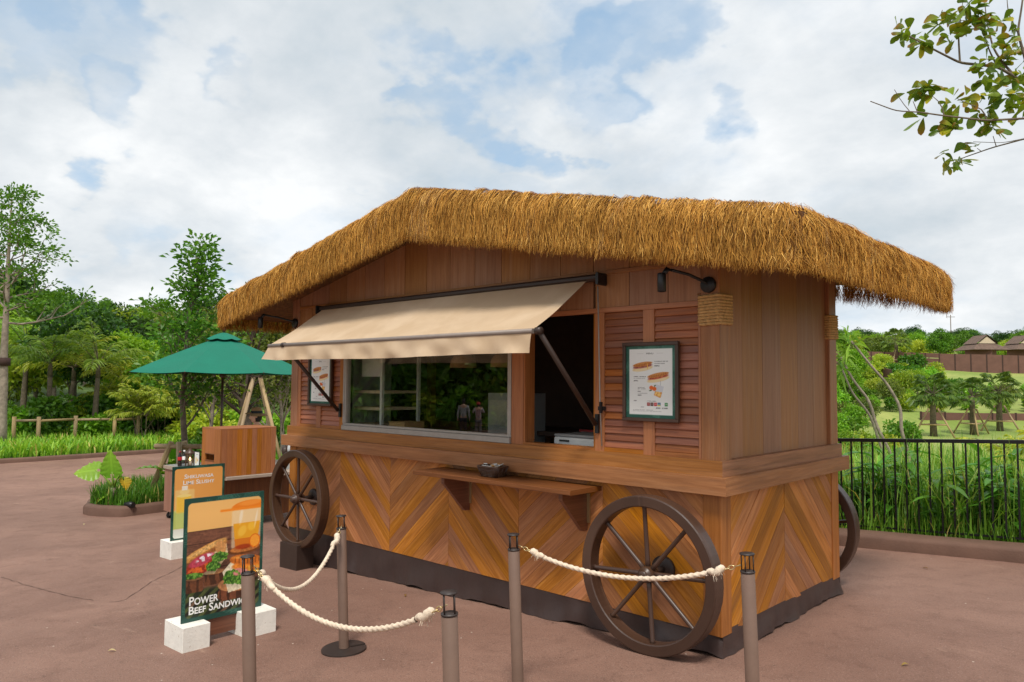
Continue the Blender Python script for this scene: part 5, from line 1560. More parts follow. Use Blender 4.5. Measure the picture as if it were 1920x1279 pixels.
# trees the window mirrors (they stand beside the open paving)
for i in range(20):
    u = 600+420*(i+.5)/20; P_ = dep(u, 715, (42, 49)[i % 2]*g.uniform(.96, 1.05)); x, y = min(P_[0], -25), -P_[1]; k_ = (2, 0, 2, 3)[i % 4]
    put(FT[k_], used, (x, y, zleft(x, y)-.2), g.uniform(1.0, 1.45), g.uniform(0, 6), FL[k_]+' tall tree in the row along the open paving', 'trees along the open paving')
# right: valley trees and ridge
for i in range(80):
    u = g.uniform(1150, 2060); d = g.uniform(205, 290); P_ = vp(u, d, -1.0); k_ = int(g.choice([2, 2, 0]))
    put(FT[k_], used, P_, g.uniform(.85, 1.5), g.uniform(0, 6.28), FL[k_]+' tree on the far ridge beyond the huts', 'trees on the far ridge', zs=g.uniform(.7, 1.05))
for i in range(84):
    u = g.uniform(1330, 2010); d = g.uniform(107, 165); P_ = vp(u, d, -.6); k_ = int(g.choice([1, 4, 3, 0], p=[.36, .40, .12, .12]))
    put(FT[k_], used, P_, g.uniform(.65, .95)*(.72 if u > 1790 and d < 122 else 1), g.uniform(0, 6.28), FL[k_]+' tree on the slope behind the brown boundary wall', 'trees behind the boundary wall')
for (u, d, s_, k_) in ((1575, 48, .40, 3), (1600, 44, .36, 1), (1622, 55, .42, 3), (1590, 62, .55, 1), (1640, 64, .4, 4), (1668, 60, .45, 3), (1700, 66, .5, 4), (1605, 78, .6, 1), (1655, 84, .5, 4), (1560, 38, .35, 1), (1545, 56, .5, 1), (1720, 70, .4, 1), (1885, 60, .4, 3), (1612, 30, .24, 3), (1583, 29, .27, 1)):
    put(FT[k_], used, vp(u, d, -.2), s_, g.uniform(0, 6.28), FL[k_]+' young tree on the valley slope below the wall', 'young trees on the valley slope')

# shrubs
def shrub(seed, R_, H, cols, per=60, nl=16, ls=.17):
    return plant('shrub', 'x', 'shrub', branching(seed, H*.5, .02, .2, 5, R_*.6, .8, 0, .1, 1, .05, cols)[0], lobed(seed, R_, H*.5, H*.52, nl, per, ls, cols), 'bark_grey', wname='stem', lname='foliage')
shA, shB, shC = shrub(21, .8, 1.1, G_BRI), shrub(22, .9, 1.3, G_MID), shrub(23, .8, 1.0, G_YEL)
SH = [shA, shB, shC]; SL = ['bright green', 'mid green', 'yellow green']
for i in range(26):
    u = -60+640*(i+g.uniform(-.4, .4))/26; P_ = lp(u, 26.5+g.uniform(-.6, 3.5)); k_ = int(g.integers(0, 3))
    put(SH[k_], used, P_, g.uniform(.7, 1.35), g.uniform(0, 6), SL[k_]+' rounded shrub in the bed behind the path kerb', 'shrubs in the path bed')
for i in range(84):
    u = g.uniform(1555, 1980); d = g.choice([g.uniform(17, 30), g.uniform(58, 74)]); P_ = vp(u, d); k_ = int(g.integers(0, 3))
    if d < 31 and u > 1640: d = g.uniform(16, 21); P_ = vp(u, d)
    put(SH[k_], used, P_, g.uniform(.6, 1.1)*(1.4 if d > 50 else .8), g.uniform(0, 6), SL[k_]+' low shrub in the valley beyond the railing', 'shrubs in the valley')

for i in range(14):
    u = 610+400*(i+.5)/14; P_ = dep(u, 715, 38.5*g.uniform(.97, 1.05)); x, y = min(P_[0], -24.2), -P_[1]; k_ = (1, 0, 1, 2)[i % 4]
    put(SH[k_], used, (x, y, zleft(x, y)-.1), g.uniform(2.2, 3.2), g.uniform(0, 6), SL[k_]+' tall bush at the foot of the trees along the open paving', 'bushes along the open paving')

for i in range(70):
    u = g.uniform(1560, 1960); d = g.uniform(18, 44); k_ = int(g.integers(0, 3))
    if u > 1700 and 26 < d: continue
    put(SH[k_], used, vp(u, d), g.uniform(.5, 1.1)*(.8 if d < 26 else 1.2), g.uniform(0, 6), SL[k_]+' scrubby bush in the wild growth below the railing', 'scrub below the railing')

for i in range(16):
    f = i/15; x, y = (-12.3-8*max(0, f-.55)*2.2, 6+18.5*min(1, f/.55)); k_ = i % 3
    put(SH[k_], used, (x, y, gzf(x)-.25), g.uniform(1.2, 1.8), g.uniform(0, 6), SL[k_]+' hedge bush along the far edge of the back path', 'hedge bushes along the back path')

# ------------------------------------------------------------------ palms
def frond(g, base, az, el, L, nleaf, ll, cols, droop=1.0, hang=.5, w_=.045):
    pts = []; p_ = np.array(base, float); e = el; n = 14
    for i in range(n+1):
        pts.append(p_.copy()); p_ = p_+np.array([math.cos(az)*math.cos(e), math.sin(az)*math.cos(e), math.sin(e)])*L/n; e -= droop*(.3+1.4*i/n)/n
    pts = np.array(pts); t_ = np.gradient(pts, axis=0); t_ = unit(t_)
    sd = np.array([-math.sin(az), math.cos(az), 0.0]); P, D, Ls = [], [], []
    for i in range(nleaf):
        f = .12+.86*i/nleaf; q = np.array([np.interp(f*n, np.arange(n+1), pts[:, k_]) for k_ in range(3)]); tt = np.array([np.interp(f*n, np.arange(n+1), t_[:, k_]) for k_ in range(3)])
        for s_ in (-1, 1):
            P.append(q); D.append(tt*.75+sd*s_*.8-np.array([0, 0, hang*g.uniform(.5, 1.4)])+np.array([0, 0, .25])+g.normal(0, .08, 3)); Ls.append(ll*math.sin(math.pi*min(.97, .18+.8*f))**.7*g.uniform(.85, 1.15))
    return pts, leafquads(np.array(P), np.array(D), np.array(Ls), w_, g, *cols, droop=.3, fold=.05)
def palm(name, seed, H, r, nf, L, cols, crownshaft=True, nleaf=34, ll=.5, stems=1, bark='palm_trunk'):
    g = np.random.default_rng(seed); mb = MB(); parts = []
    for s_ in range(stems):
        ox, oy = (0, 0) if stems == 1 else g.normal(0, .14, 2); h = H*(1 if stems == 1 else g.uniform(.55, 1)); lx, ly = g.normal(0, .05 if stems == 1 else .18, 2)*h
        pts = [(ox+lx*(i/7)**1.5, oy+ly*(i/7)**1.5, h*i/7) for i in range(8)]
        mb.tube(pts, [r*(1.35 if i == 0 else 1-.35*i/7) for i in range(8)], 9)
        if crownshaft:
            mb.tube([pts[-1], (pts[-1][0], pts[-1][1], h+.35), (pts[-1][0], pts[-1][1], h+.6)], [r*.75, r*.6, r*.25], 8)
        top = np.array([pts[-1][0], pts[-1][1], h+(.45 if crownshaft else .05)])
        for i in range(nf):
            az = i*2.4+g.normal(0, .2); el = g.uniform(.25, 1.35)
            rp, lv = frond(g, top, az, el, L*g.uniform(.8, 1.1), nleaf, ll, cols, droop=g.uniform(.9, 1.7)); parts.append(lv)
            mb.tube([tuple(p_) for p_ in rp[::3]], [.016, .013, .010, .007, .004][:len(rp[::3])], 4, cap=False)
    return plant(name, 'x', 'palm', mb, merge(parts), bark)
G_PALM = (lin(136, 164, 58), lin(86, 124, 40)); G_PALY = (lin(178, 180, 66), lin(126, 150, 46))
pmA, pmB = palm('feather_palm', 31, 2.3, .12, 13, 2.1, G_PALM), palm('feather_palm', 32, 2.0, .11, 12, 2.0, G_PALY)
ar = palm('clump_palm', 33, 1.0, .03, 7, 1.3, G_PALY, nleaf=26, ll=.36, stems=5)
for (u, d, s_, k_, lb) in ((95, 27.0, 1.0, 0, 'feather palm beside the end of the wooden rail fence'), (132, 28.6, 1.05, 1, 'yellow-green feather palm leaning behind the rail fence'), (180, 27.4, 1.0, 0, 'feather palm with drooping fronds in front of the rail fence'),
                           (232, 29, .9, 1, 'smaller yellowing feather palm past the end of the rail'), (45, 30.0, 1.15, 0, 'taller feather palm behind the tall pale-trunked tree')):
    put((pmA, pmB)[k_], used, lp(u, d), s_, g.uniform(0, 6), lb)
for (u, d, s_) in ((270, 26.6, 1.0), (300, 28.0, .9), (225, 30, 1.1), (340, 29, 1.0)):
    put(ar, used, lp(u, d), s_, g.uniform(0, 6), 'low yellow-green clump palm among the shrubs behind the path', 'clump palms behind the path')
put(ar, used, vp(1950, 12.6), .85, 1.0, 'yellow-green clump palm behind the railing under the leafy branch')
put(ar, used, vp(1900, 15.5), .6, 2.0, 'small yellow-green clump palm in the tall grass behind the railing')

def fan_palm(seed):
    g = np.random.default_rng(seed); mb = MB(); parts = []
    mb.tube([(0, 0, -.1), (.02, 0, .8), (0, .02, 1.7), (0, 0, 2.3)], [.20, .16, .15, .12], 10)
    for i in range(30):
        az = i*2.4; el = g.uniform(-.5, 1.3); L = g.uniform(.7, 1.0); d = np.array([math.cos(az)*math.cos(el), math.sin(az)*math.cos(el), math.sin(el)])
        b0 = np.array([0, 0, 2.2+g.uniform(0, .15)]); c = b0+d*L; mb.tube([tuple(b0), tuple(c)], [.018, .012], 4, cap=False)
        s_ = unit(np.cross(d, [0, 0, 1.0])); n = 16; an = np.linspace(-1.5, 1.5, n)
        D = np.array([d*math.cos(a)+s_*math.sin(a) for a in an]); parts.append(leafquads(np.repeat(c[None], n, 0), D, .62, .12, g, lin(112, 132, 62), lin(70, 98, 44), droop=.35, fold=.1))
    t = plant('fan_palm', 'x', 'palm', mb, merge(parts), 'palm_trunk')
    for k_ in range(3):
        a = k_*2.094+.5; MB().tube([(math.cos(a)*1.15, math.sin(a)*1.15, -.1), (math.cos(a)*.25, math.sin(a)*.25, 1.5)], .05, 7).build('prop_pole', 'pole_wood', t)
        b = a+2.094; MB().tube([(math.cos(a)*.75, math.sin(a)*.75, .6), (math.cos(b)*.75, math.sin(b)*.75, .6)], .04, 6).build('cross_pole', 'pole_wood', t)
    return t
fpm = fan_palm(51)
for (u, d, s_, lb) in ((1748, 49, 1.18, 'fan palm propped by a wooden triangle in the valley, standing apart'), (1822, 51, 1.1, 'fan palm on props between two other fan palms'), (1872, 53, 1.22, 'fan palm on props next to the yellow clump palm'), (1682, 100, 1.5, 'distant tall fan palm in front of the dark slatted wall')):
    put(fpm, used, vp(u, d), s_, g.uniform(0, 6), lb)

for i in range(30):
    u = g.uniform(1570, 1930); d = g.uniform(60, 88); k_ = int(g.integers(0, 3)); k_ = 2 if g.random() < .4 else k_
    if u > 1770 and d > 70: continue
    put(SH[k_], used, vp(u, d), g.uniform(1.3, 2.3), g.uniform(0, 6), SL[k_]+' bush on the slope between the low wall and the upper walls', 'bushes on the valley slope')

# ------------------------------------------------------------------ individual trees
mb, lv = branching(61, 8.5, .17, .50, 26, 2.0, .12, 5, .30, 24, .15, G_MID, wander=.05, taper=.9)
t = plant('slender_tree', 'tall slender tree with pale trunk and tiered bright leaves at the path bed', 'tree', mb, lv, 'bark_pale')
MB().tube([(0, 0, 2.72), (0, 0, 2.98)], .185, 10).build('trunk_wrap', 'brown_post', t)
P_ = lp(6, 24.2); t.location = P_; t.rotation_euler = (0, 0, 2.2)
mb, lv = branching(62, 5.0, .075, .28, 24, 1.20, .75, 5, .24, 19, .13, G_MID, wander=.35, taper=.8, lean=.02)
t = plant('planter_tree', 'thin upright tree growing from the planter island beside the drinks cart', 'tree', mb, lv, 'bark_grey')
q = dep(362, 715, 13.9); t.location = (q[0], q[1], gzf(q[0])+.1); t.rotation_euler = (0, 0, .8); t.scale = (.94, .94, .93)
def prop_frame(c, label, hgt, spread, n=3, bar_=True, r=.035, a0=.3):
    t = thing('tree_support', label, 'tree stake', tuple(c))
    for k_ in range(n):
        a = a0+k_*2*math.pi/n; MB().tube([(c[0]+math.cos(a)*spread, c[1]+math.sin(a)*spread, c[2]-.05), (c[0]+math.cos(a)*.12, c[1]+math.sin(a)*.12, c[2]+hgt)], r, 9).build('leg', 'pole_wood', t)
    if bar_:
        dv = RT*.42; MB().tube([(c[0]-dv[0], c[1]-dv[1], c[2]+hgt-.08), (c[0]+dv[0], c[1]+dv[1], c[2]+hgt-.08)], r*.9, 9).build('cross_bar', 'pole_wood', t)
c = dep(338, 715, 13.5); prop_frame(Vector((c[0], c[1], gzf(c[0])+.12)), 'round timber tree stake frame beside the drinks cart bottles', 1.05, .55, 3, True, .05, math.atan2(-RT[1], -RT[0]))
mb, lv = branching(63, 4.6, .17, .30, 20, 2.0, .45, 6, .30, 22, .12, G_OLV, lean=.10, taper=.75, wander=.5)
t = plant('gnarled_tree', 'gnarled dark-trunked tree with spreading branches behind the parasol', 'tree', mb, lv, 'bark_dark')
q = dep(478, 715, 19.5); zq = gzf(q[0]); t.location = (q[0], q[1], zq-.05); t.rotation_euler = (0, 0, 2.4)
prop_frame(Vector((q[0]+.1, q[1], zq)), 'tall wooden prop poles around the gnarled tree behind the parasol', 2.5, .95, 4, False, .045, .4)
mb, lv = branching(64, 4.2, .07, .25, 18, 1.5, .7, 5, .3, 26, .13, G_OLV, wander=.4)
t2 = plant('pale_stem_tree', 'pale thin-stemmed tree seen between the parasol and the kiosk post', 'tree', mb, lv, 'bark_pale')
q = dep(530, 715, 20.5); t2.location = (q[0], q[1], gzf(q[0])-.05)
for (u, d) in ((500, 23), (400, 22)):
    o = copy_tree(t2); q = dep(u, 715, d); o.location = (q[0], q[1], gzf(q[0])-.05); o.rotation_euler = (0, 0, d); o['label'] = ('pale thin-stemmed tree behind the gnarled tree props' if u == 500 else 'thin-stemmed tree straight behind the parasol pole')
# bed for those trees beyond the island
mb = MB(); bp_ = [dep(u, 715, d) for u, d in ((330, 18), (420, 17), (560, 17.5), (585, 21.5), (520, 25.5), (400, 25), (320, 22.5))]
mb.slab([(p_[0], p_[1], gzf(p_[0])+.09) for p_ in bp_], (0, 0, .2)); prop(mb.build('tree_bed', 'undergrowth'), kind='structure')
kerb('tree_bed_kerb', [(p_[0], p_[1]) for p_ in bp_]+[(bp_[0][0], bp_[0][1])], .2, .13, 1)
for i in range(12):
    u = g.uniform(340, 570); d = g.uniform(18.5, 24.5); q = dep(u, 715, d); k_ = int(g.integers(0, 3))
    put(SH[k_], used, (q[0], q[1], gzf(q[0])+.05), g.uniform(.45, .8), g.uniform(0, 6), SL[k_]+' small shrub below the gnarled tree behind the cart', 'shrubs below the gnarled tree')

# bent bare stems beyond the railing
def bent_stem(loc, pts, r, tuft, label):
    t = thing('bent_tree', label, 'tree', tuple(loc)); L = Vector(loc)
    P_ = [L+Vector(p_) for p_ in pts]; sm = resample([tuple(p_) for p_ in P_], .12); k_ = len(sm)
    sm[1:-1] = (sm[:-2]+sm[1:-1]*2+sm[2:])/4; sm[1:-1] = (sm[:-2]+sm[1:-1]*2+sm[2:])/4
    MB().tube([tuple(p_) for p_ in sm], [r*(1-.55*i/k_) for i in range(k_)], 8).build('trunk', 'bark_pale', t)
    n = tuft; D = unit(g.normal(0, 1, (n, 3))+np.array([0, 0, .9])); link('crown', npmesh('crown', *leafquads(np.repeat(np.array(P_[-1])[None], n, 0)+g.normal(0, .04, (n, 3)), D, g.uniform(.25, .5, n), .06, g, *G_PALM, droop=.3)), 'leaf', t)
X_ = Vector(RT)
def sc_(l): return [tuple(X_*a+Vector((0, 0, b))) for a, b in l]
b0 = vp(1698, 14.5, -.1); bent_stem(b0, sc_([(0, 0), (.02, .8), (.06, 1.5), (-.12, 2.0), (-.10, 2.45), (-.38, 2.95), (-.62, 3.2), (-1.05, 3.75)]), .045, 26, 'pale bent bare stem nearest the wooden corner of the kiosk, with sparse tuft')
b0 = vp(1685, 15.5, -.1); bent_stem(b0, sc_([(0, 0), (-.06, .9), (-.2, 1.6), (-.5, 2.2), (-.62, 2.7), (-.95, 3.1), (-1.2, 3.6)]), .05, 30, 'pale bent bare stem curving strongly away, with a yellow-green tuft')
b0 = vp(1672, 15.0, -.1); bent_stem(b0, sc_([(0, 0), (.0, .7), (-.1, 1.4), (-.3, 1.9), (-.45, 2.4), (-.8, 2.8), (-1.0, 3.3)]), .04, 18, 'thin pale bent stem between the two thicker bent stems')

# overhanging almond tree whose trunk stands outside the picture
def almond():
    base = vp(2260, 8.9, -.1); t = thing('almond_tree', 'leafy tree branch with broad reddish-tipped leaves overhanging the sky above the railing', 'tree', tuple(base))
    g = np.random.default_rng(9); D_ = 8.6
    mb = MB(); fork = Vector(dep(2200, 250, D_+.1))
    mb.tube([base, base.lerp(fork, .5)+Vector((.1, 0, 0)), fork], [.15, .12, .085], 10)
    br = [([(2200, 250, 0), (2060, 240, 0), (1960, 190, .1), (1905, 145, .1), (1870, 125, .1), (1800, 118, 0), (1745, 90, -.1), (1705, 68, -.1)], .035),
          ([(2060, 240, 0), (1990, 215, -.2), (1925, 222, -.3), (1850, 226, -.3), (1770, 217, -.3), (1720, 210, -.3), (1680, 208, -.3), (1632, 190, -.3)], .020),
          ([(2200, 250, 0), (2050, 250, .3), (1930, 258, .3), (1860, 277, .3), (1800, 298, .3), (1785, 308, .3)], .018),
          ([(1960, 190, .1), (1925, 120, .0), (1908, 60, 0), (1915, 18, 0), (1925, -60, 0)], .022),
          ([(1905, 145, .1), (1880, 118, .2), (1862, 90, .2), (1850, 40, .2), (1846, 0, .2)], .016), ([(1800, 118, 0), (1797, 70, 0), (1800, 40, .1), (1805, 5, .1)], .013),
          ([(1870, 125, .1), (1855, 95, -.1), (1842, 55, -.1), (1838, 20, -.1)], .012), ([(1908, 60, 0), (1890, 25, 0), (1888, -5, 0)], .01),
          ([(1770, 217, -.3), (1765, 195, -.3), (1748, 180, -.3)], .008), ([(1850, 226, -.3), (1845, 205, -.3), (1815, 195, -.3), (1795, 185, -.3)], .009), ([(1720, 210, -.3), (1712, 190, -.3)], .006),
          ([(1705, 208, -.3), (1690, 190, -.3), (1677, 168, -.3)], .005), ([(1868, 275, .3), (1862, 255, .3)], .006), ([(1930, 258, .3), (1880, 268, .35), (1825, 266, .35)], .005), ([(1840, 284, .3), (1832, 278, .3)], .005)]
    for pts, r in br:
        q = resample([tuple(dep(a, b, D_+c)) for a, b, c in pts], .06); k_ = len(q)
        if k_ > 4: q[1:-1] = (q[:-2]+2*q[1:-1]+q[2:])/4
        mb.tube([tuple(p_) for p_ in q], [max(.0035, r*(1-.75*i/k_)) for i in range(k_)], 6, cap=False)
    mb.build('trunk', 'bark_grey', t)
    cl = [(1690, 58, 9), (1712, 72, 8), (1732, 80, 8), (1800, 30, 10), (1765, 40, 9), (1775, 62, 7), (1815, 45, 12), (1835, 35, 10), (1850, 50, 10), (1878, 40, 7), (1790, 75, 4), (1808, 8, 9), (1846, 5, 7), (1858, 75, 7), (1886, 85, 8), (1905, 92, 8), (1900, 65, 5), (1845, 118, 8), (1862, 135, 9), (1885, 120, 8), (1850, 148, 6), (1880, 155, 7), (1905, 150, 8), (1890, 172, 6), (1915, 175, 6), (1925, 110, 7), (1930, 150, 8), (1925, 200, 6), (1905, 203, 5),
          (1702, 178, 5), (1722, 170, 6), (1735, 172, 8), (1745, 165, 6), (1727, 216, 8), (1778, 235, 10), (1785, 240, 8), (1785, 188, 7), (1808, 190, 7), (1845, 205, 7), (1855, 232, 11), (1862, 240, 9), (1852, 175, 5), (1785, 295, 6), (1795, 300, 5), (1778, 312, 4), (1826, 277, 4), (1915, 215, 4), (1950, 60, 8), (1960, 120, 9), (1970, 220, 9), (2010, 100, 9), (2020, 180, 9)]
    V, F, C, b = [], [], [], 0
    for (u, v, n) in cl:
        c = dep(u, v, D_+g.uniform(-.25, .25))
        for i in range(int(n*1.4)):
            d = unit(g.normal(0, 1, 3)*np.array([1, 1, .7])+np.array([0, 0, .25])); s_ = unit(np.cross(d, g.normal(0, 1, 3))); n_ = np.cross(s_, d); L = g.uniform(.11, .19); w_ = L*g.uniform(.46, .62)
            rows_ = [(0, .06), (.25, .45), (.5, .8), (.72, 1.0), (.9, .75), (1.0, .12)]; o = c+g.normal(0, .035, 3)
            for f, wd in rows_:
                m_ = o+d*L*f-np.array([0, 0, 1])*L*.25*f*f
                V += [m_-s_*w_*.5*wd+n_*w_*.14*wd, m_, m_+s_*w_*.5*wd+n_*w_*.14*wd]
            for k_ in range(5):
                F += [(b+3*k_, b+3*k_+1, b+3*k_+4, b+3*k_+3), (b+3*k_+1, b+3*k_+2, b+3*k_+5, b+3*k_+4)]
            a = g.random(); col = np.array(lin(124, 146, 46))*(1-a)+np.array(lin(78, 106, 32))*a
            tipc = np.array(lin(150, 100, 40)) if g.random() < .22 else (np.array(lin(190, 170, 40)) if g.random() < .15 else col)
            for k_ in range(6): C += [col+(tipc-col)*min(1, (k_/5)**1.5)]*3
            b += 18
    link('crown', npmesh('crown', np.array(V), np.array(F), np.array(C), smooth=True), 'leaf_glossy', t)
almond()

# ------------------------------------------------------------------ elephant-ear plant and planter grass
def big_leaf(parent, stem_pts, tipdir, L, w_, cA, cB, name='leaf_blade', fold=.2, down=.25, nrm_=None):
    mb = MB(); mb.tube(stem_pts, [.022, .016, .012, .009][:len(stem_pts)], 7); st = mb.build('leaf_stalk', 'stalk', parent)
    o = np.array(stem_pts[-1]); d = unit(np.array(tipdir, float)); s_ = unit(np.cross(d, [0, 0, 1.0]) if abs(d[2]) < .9 else np.array(RT)); n_ = np.cross(s_, d)
    if nrm_ is not None: s_ = unit(np.cross(d, np.array(nrm_, float))); n_ = np.cross(s_, d)
    V, F, C = [], [], []; nu, nv = 15, 13
    for i in range(nu):
        f = i/(nu-1); fx = -.28+1.28*f
        wd = w_*(math.sin(math.pi*min(1, (f*.93+.07))**.62))**.8*(1-.15*f)
        for j in range(nv):
            e = (j/(nv-1)-.5)*2
            rip = .018*math.sin(f*34+abs(e)*3)*abs(e)**1.5
            edge = wd*.5*e*(1+.05*math.sin(f*40)*abs(e))
            back = (-.16*L if f < .12 and abs(e) < .25 else 0)
            V.append(o+d*(fx*L-0*back)+s_*edge+n_*(abs(e)*fold*wd*.5+rip)-np.array([0, 0, 1])*L*down*max(0, fx)**2)
            vein = 1.25 if abs(e) < .09 else (1.12 if abs(math.sin(f*22-abs(e)*5)) > .95 else 1.0)
            C.append((np.array(cA)*(1-f)+np.array(cB)*f)*vein)
    for i in range(nu-1):
        for j in range(nv-1):
            if i < 2 and j in (5, 6): continue
            F.append((i*nv+j, i*nv+j+1, (i+1)*nv+j+1, (i+1)*nv+j))
    link(name, npmesh(name, np.array(V), np.array(F), np.array(C), smooth=True), 'leaf_glossy', st)
plain('stalk', lin(120, 148, 52), rough=.5)
q = dep(212, 930, 12.75); q = Vector((q[0], q[1], gzf(q[0])+.12))
al = thing('elephant_ear_plant', 'elephant ear plant with two big leaves and one wilted yellow leaf', 'plant', tuple(q))
MB().tube([q, q+Vector((.0, 0, .16)), q+Vector((0, 0, .32))], [.07, .06, .045], 10).build('stem', 'palm_trunk', al)
def al_p(u, v, d=12.7): return Vector(dep(u, v, d))
b_ = q+Vector((0, 0, .3)); gA, gB = lin(130, 172, 46), lin(152, 188, 62)
big_leaf(al, [b_, al_p(205, 905), al_p(192, 890), al_p(178, 882)], -RT*.95-FW*.15+np.array([0, 0, -.05]), .34, .40, gA, gB, fold=-.12, down=.1, nrm_=-FW*.75+UP*.6)
big_leaf(al, [b_, al_p(211, 905), al_p(211, 892), al_p(210, 885)], np.array([0, 0, 1.0])-FW*.25+RT*.02, .40, .40, lin(112, 158, 40), gB, fold=.1, down=.0, nrm_=-FW)
big_leaf(al, [b_, al_p(218, 900), al_p(226, 888), al_p(232, 900)], RT*.25+np.array([0, 0, -1.0]), .18, .22, lin(196, 176, 60), lin(226, 160, 40), fold=.5, down=.0)
big_leaf(al, [b_+Vector((0, 0, -.1)), al_p(204, 925), al_p(202, 930)], -RT*.6+np.array([0, 0, -.2])-FW*.5, .15, .16, gA, gB)
for (u, v, d, tx, tz, L) in ((300, 880, 13.3, -.6, .25, .42), (325, 875, 13.6, .5, .5, .4), (338, 852, 13.8, .3, .8, .45), (318, 888, 13.2, .2, .2, .35)):
    e = thing('elephant_ear_plant', {300: 'single broad light green leaf leaning behind the stake frame leg', 325: 'broad leaf plant between the stake frame legs', 338: 'broad dark leaf plant behind the cola bottle', 318: 'low broad leaf plant at the cart end of the planter'}[u], 'plant', tuple(dep(u, 940, d)))
    b1 = Vector(dep(u+4, 945, d)); b1.z = gzf(b1.x)+.1; big_leaf(e, [b1, b1.lerp(Vector(dep(u, v, d)), .6)+Vector((0, 0, .05)), Vector(dep(u, v, d))], RT*tx+np.array([0, 0, tz])-FW*.4, L, L*.9, lin(96, 146, 40), lin(124, 172, 52))

def blades(name, N, pos, hmin, hmax, w_, cols, seed, mat='grass_blade', bend=.5, tips=None):
    g = np.random.default_rng(seed); P = pos(g, N); N = len(P)
    h = g.uniform(hmin, hmax, N); az = g.uniform(0, 6.283, N); d = np.stack([np.cos(az), np.sin(az), az*0], -1); s_ = np.stack([-np.sin(az), np.cos(az), az*0], -1)
    b = g.uniform(.1, 1.0, N)*bend; ww = w_*g.uniform(.6, 1.3, N); V = np.zeros((N, 8, 3))
    for i, f in enumerate((0, .4, .75, 1.0)):
        c = P+d*(b*h*f*f)[:, None]+np.array([0, 0, 1])*(h*(f-.35*b*f*f*f))[:, None]; wf = (.7, 1.0, .75, .08)[i]
        V[:, 2*i] = c-s_*(ww*wf/2)[:, None]; V[:, 2*i+1] = c+s_*(ww*wf/2)[:, None]
    F = np.concatenate([np.arange(N)[:, None]*8+np.array([2*i, 2*i+1, 2*i+3, 2*i+2])[None] for i in range(3)], 0)
    m_ = g.random((N, 1)); C = np.array(cols[0])*m_+np.array(cols[1])*(1-m_); dry = g.random(N) < .06; C[dry] = lin(176, 160, 96)
    return prop(link(name, npmesh(name, V.reshape(-1, 3), F, np.repeat(C[:, None], 8, 1).reshape(-1, 3)), mat), kind='stuff')
def inside(poly, x, y):
    ins = np.zeros(len(x), bool); n = len(poly)
    for i in range(n):
        (xa, ya), (xb, yb) = poly[i][:2], poly[(i+1) % n][:2]; ins ^= ((ya > y) != (yb > y)) & (x < (xb-xa)*(y-ya)/((yb-ya) or 1e-9)+xa)
    return ins
def pos_island(g, N):
    xs = g.uniform(min(p_[0] for p_ in isl), max(p_[0] for p_ in isl), N); y_ = g.uniform(min(p_[1] for p_ in isl), max(p_[1] for p_ in isl), N)
    sh = [(p_[0]*.92+icx*.08, p_[1]*.92+icy*.08) for p_ in isl]; k_ = inside(sh, xs, y_)
    return np.stack([xs[k_], y_[k_], gz(xs[k_])+.12], -1)
blades('planter_grass', 16000, pos_island, .08, .42, .018, (lin(104, 148, 44), lin(58, 100, 30)), 71)
def pos_bed(g, N):
    y_ = g.uniform(-9, 16, N); dd = .3+g.beta(1, 1.6, N)*6; xs = kerb_x(y_)-dd
    return np.stack([xs, y_, np.interp(dd, DD, DZ)], -1)
blades('bed_groundcover', 26000, pos_bed, .18, .55, .05, (lin(148, 176, 60), lin(92, 136, 40)), 72, bend=.8)
def pos_tree_bed(g, N):
    xs = g.uniform(min(p_[0] for p_ in bp_), max(p_[0] for p_ in bp_), N); y_ = g.uniform(min(p_[1] for p_ in bp_), max(p_[1] for p_ in bp_), N); k_ = inside(bp_, xs, y_)
    return np.stack([xs[k_], y_[k_], gz(xs[k_])+.08], -1)
blades('tree_bed_grass', 9000, pos_tree_bed, .12, .5, .03, (lin(128, 166, 52), lin(76, 122, 34)), 73)
def pos_tall(g, N):
    q = .42+g.beta(1, 1.5, N)*6.5; s_ = g.uniform(-7, 6.5, N); P_ = k0+kdir*s_[:, None]+kn*q[:, None]
    near = np.clip((q-.32)/2.5, 0, 1); z = (gz(P_[:, 0])+.08)*(1-near)+zvalley(P_[:, 0], P_[:, 1])*near
    return np.stack([P_[:, 0], P_[:, 1], z-.02], -1)
blades('tall_grass', 12000, pos_tall, .3, 1.05, .022, (lin(122, 158, 54), lin(62, 108, 34)), 74, bend=.75)
blades('fine_grass', 9000, pos_tall, .5, 1.5, .007, (lin(150, 174, 84), lin(88, 132, 50)), 75, bend=.6)
blades('kerb_grass', 2600, lambda g, N: (lambda s_, q: np.stack([(k0+kdir*s_[:, None]+kn*q[:, None])[:, 0], (k0+kdir*s_[:, None]+kn*q[:, None])[:, 1], gz((k0+kdir*s_[:, None])[:, 0])+.10], -1))(g.uniform(-6, 6, N), g.uniform(.36, .6, N)), .06, .3, .012, (lin(110, 150, 48), lin(60, 104, 32)), 76)

def pos_reeds(g, N):
    u = g.uniform(1500, 2000, N); d = g.uniform(10.5, 30, N); P_ = np.array([dep(a, 700, b) for a, b in zip(u, d)])
    k_ = np.sin(P_[:, 0]*1.7)*np.sin(P_[:, 1]*1.1+1)+g.normal(0, .4, N) > -.1; P_ = P_[k_]
    return np.stack([P_[:, 0], P_[:, 1], zvalley(P_[:, 0], P_[:, 1])-.03], -1)
blades('valley_reeds', 15000, pos_reeds, .5, 1.6, .025, (lin(138, 166, 66), lin(80, 120, 42)), 77, bend=.5)
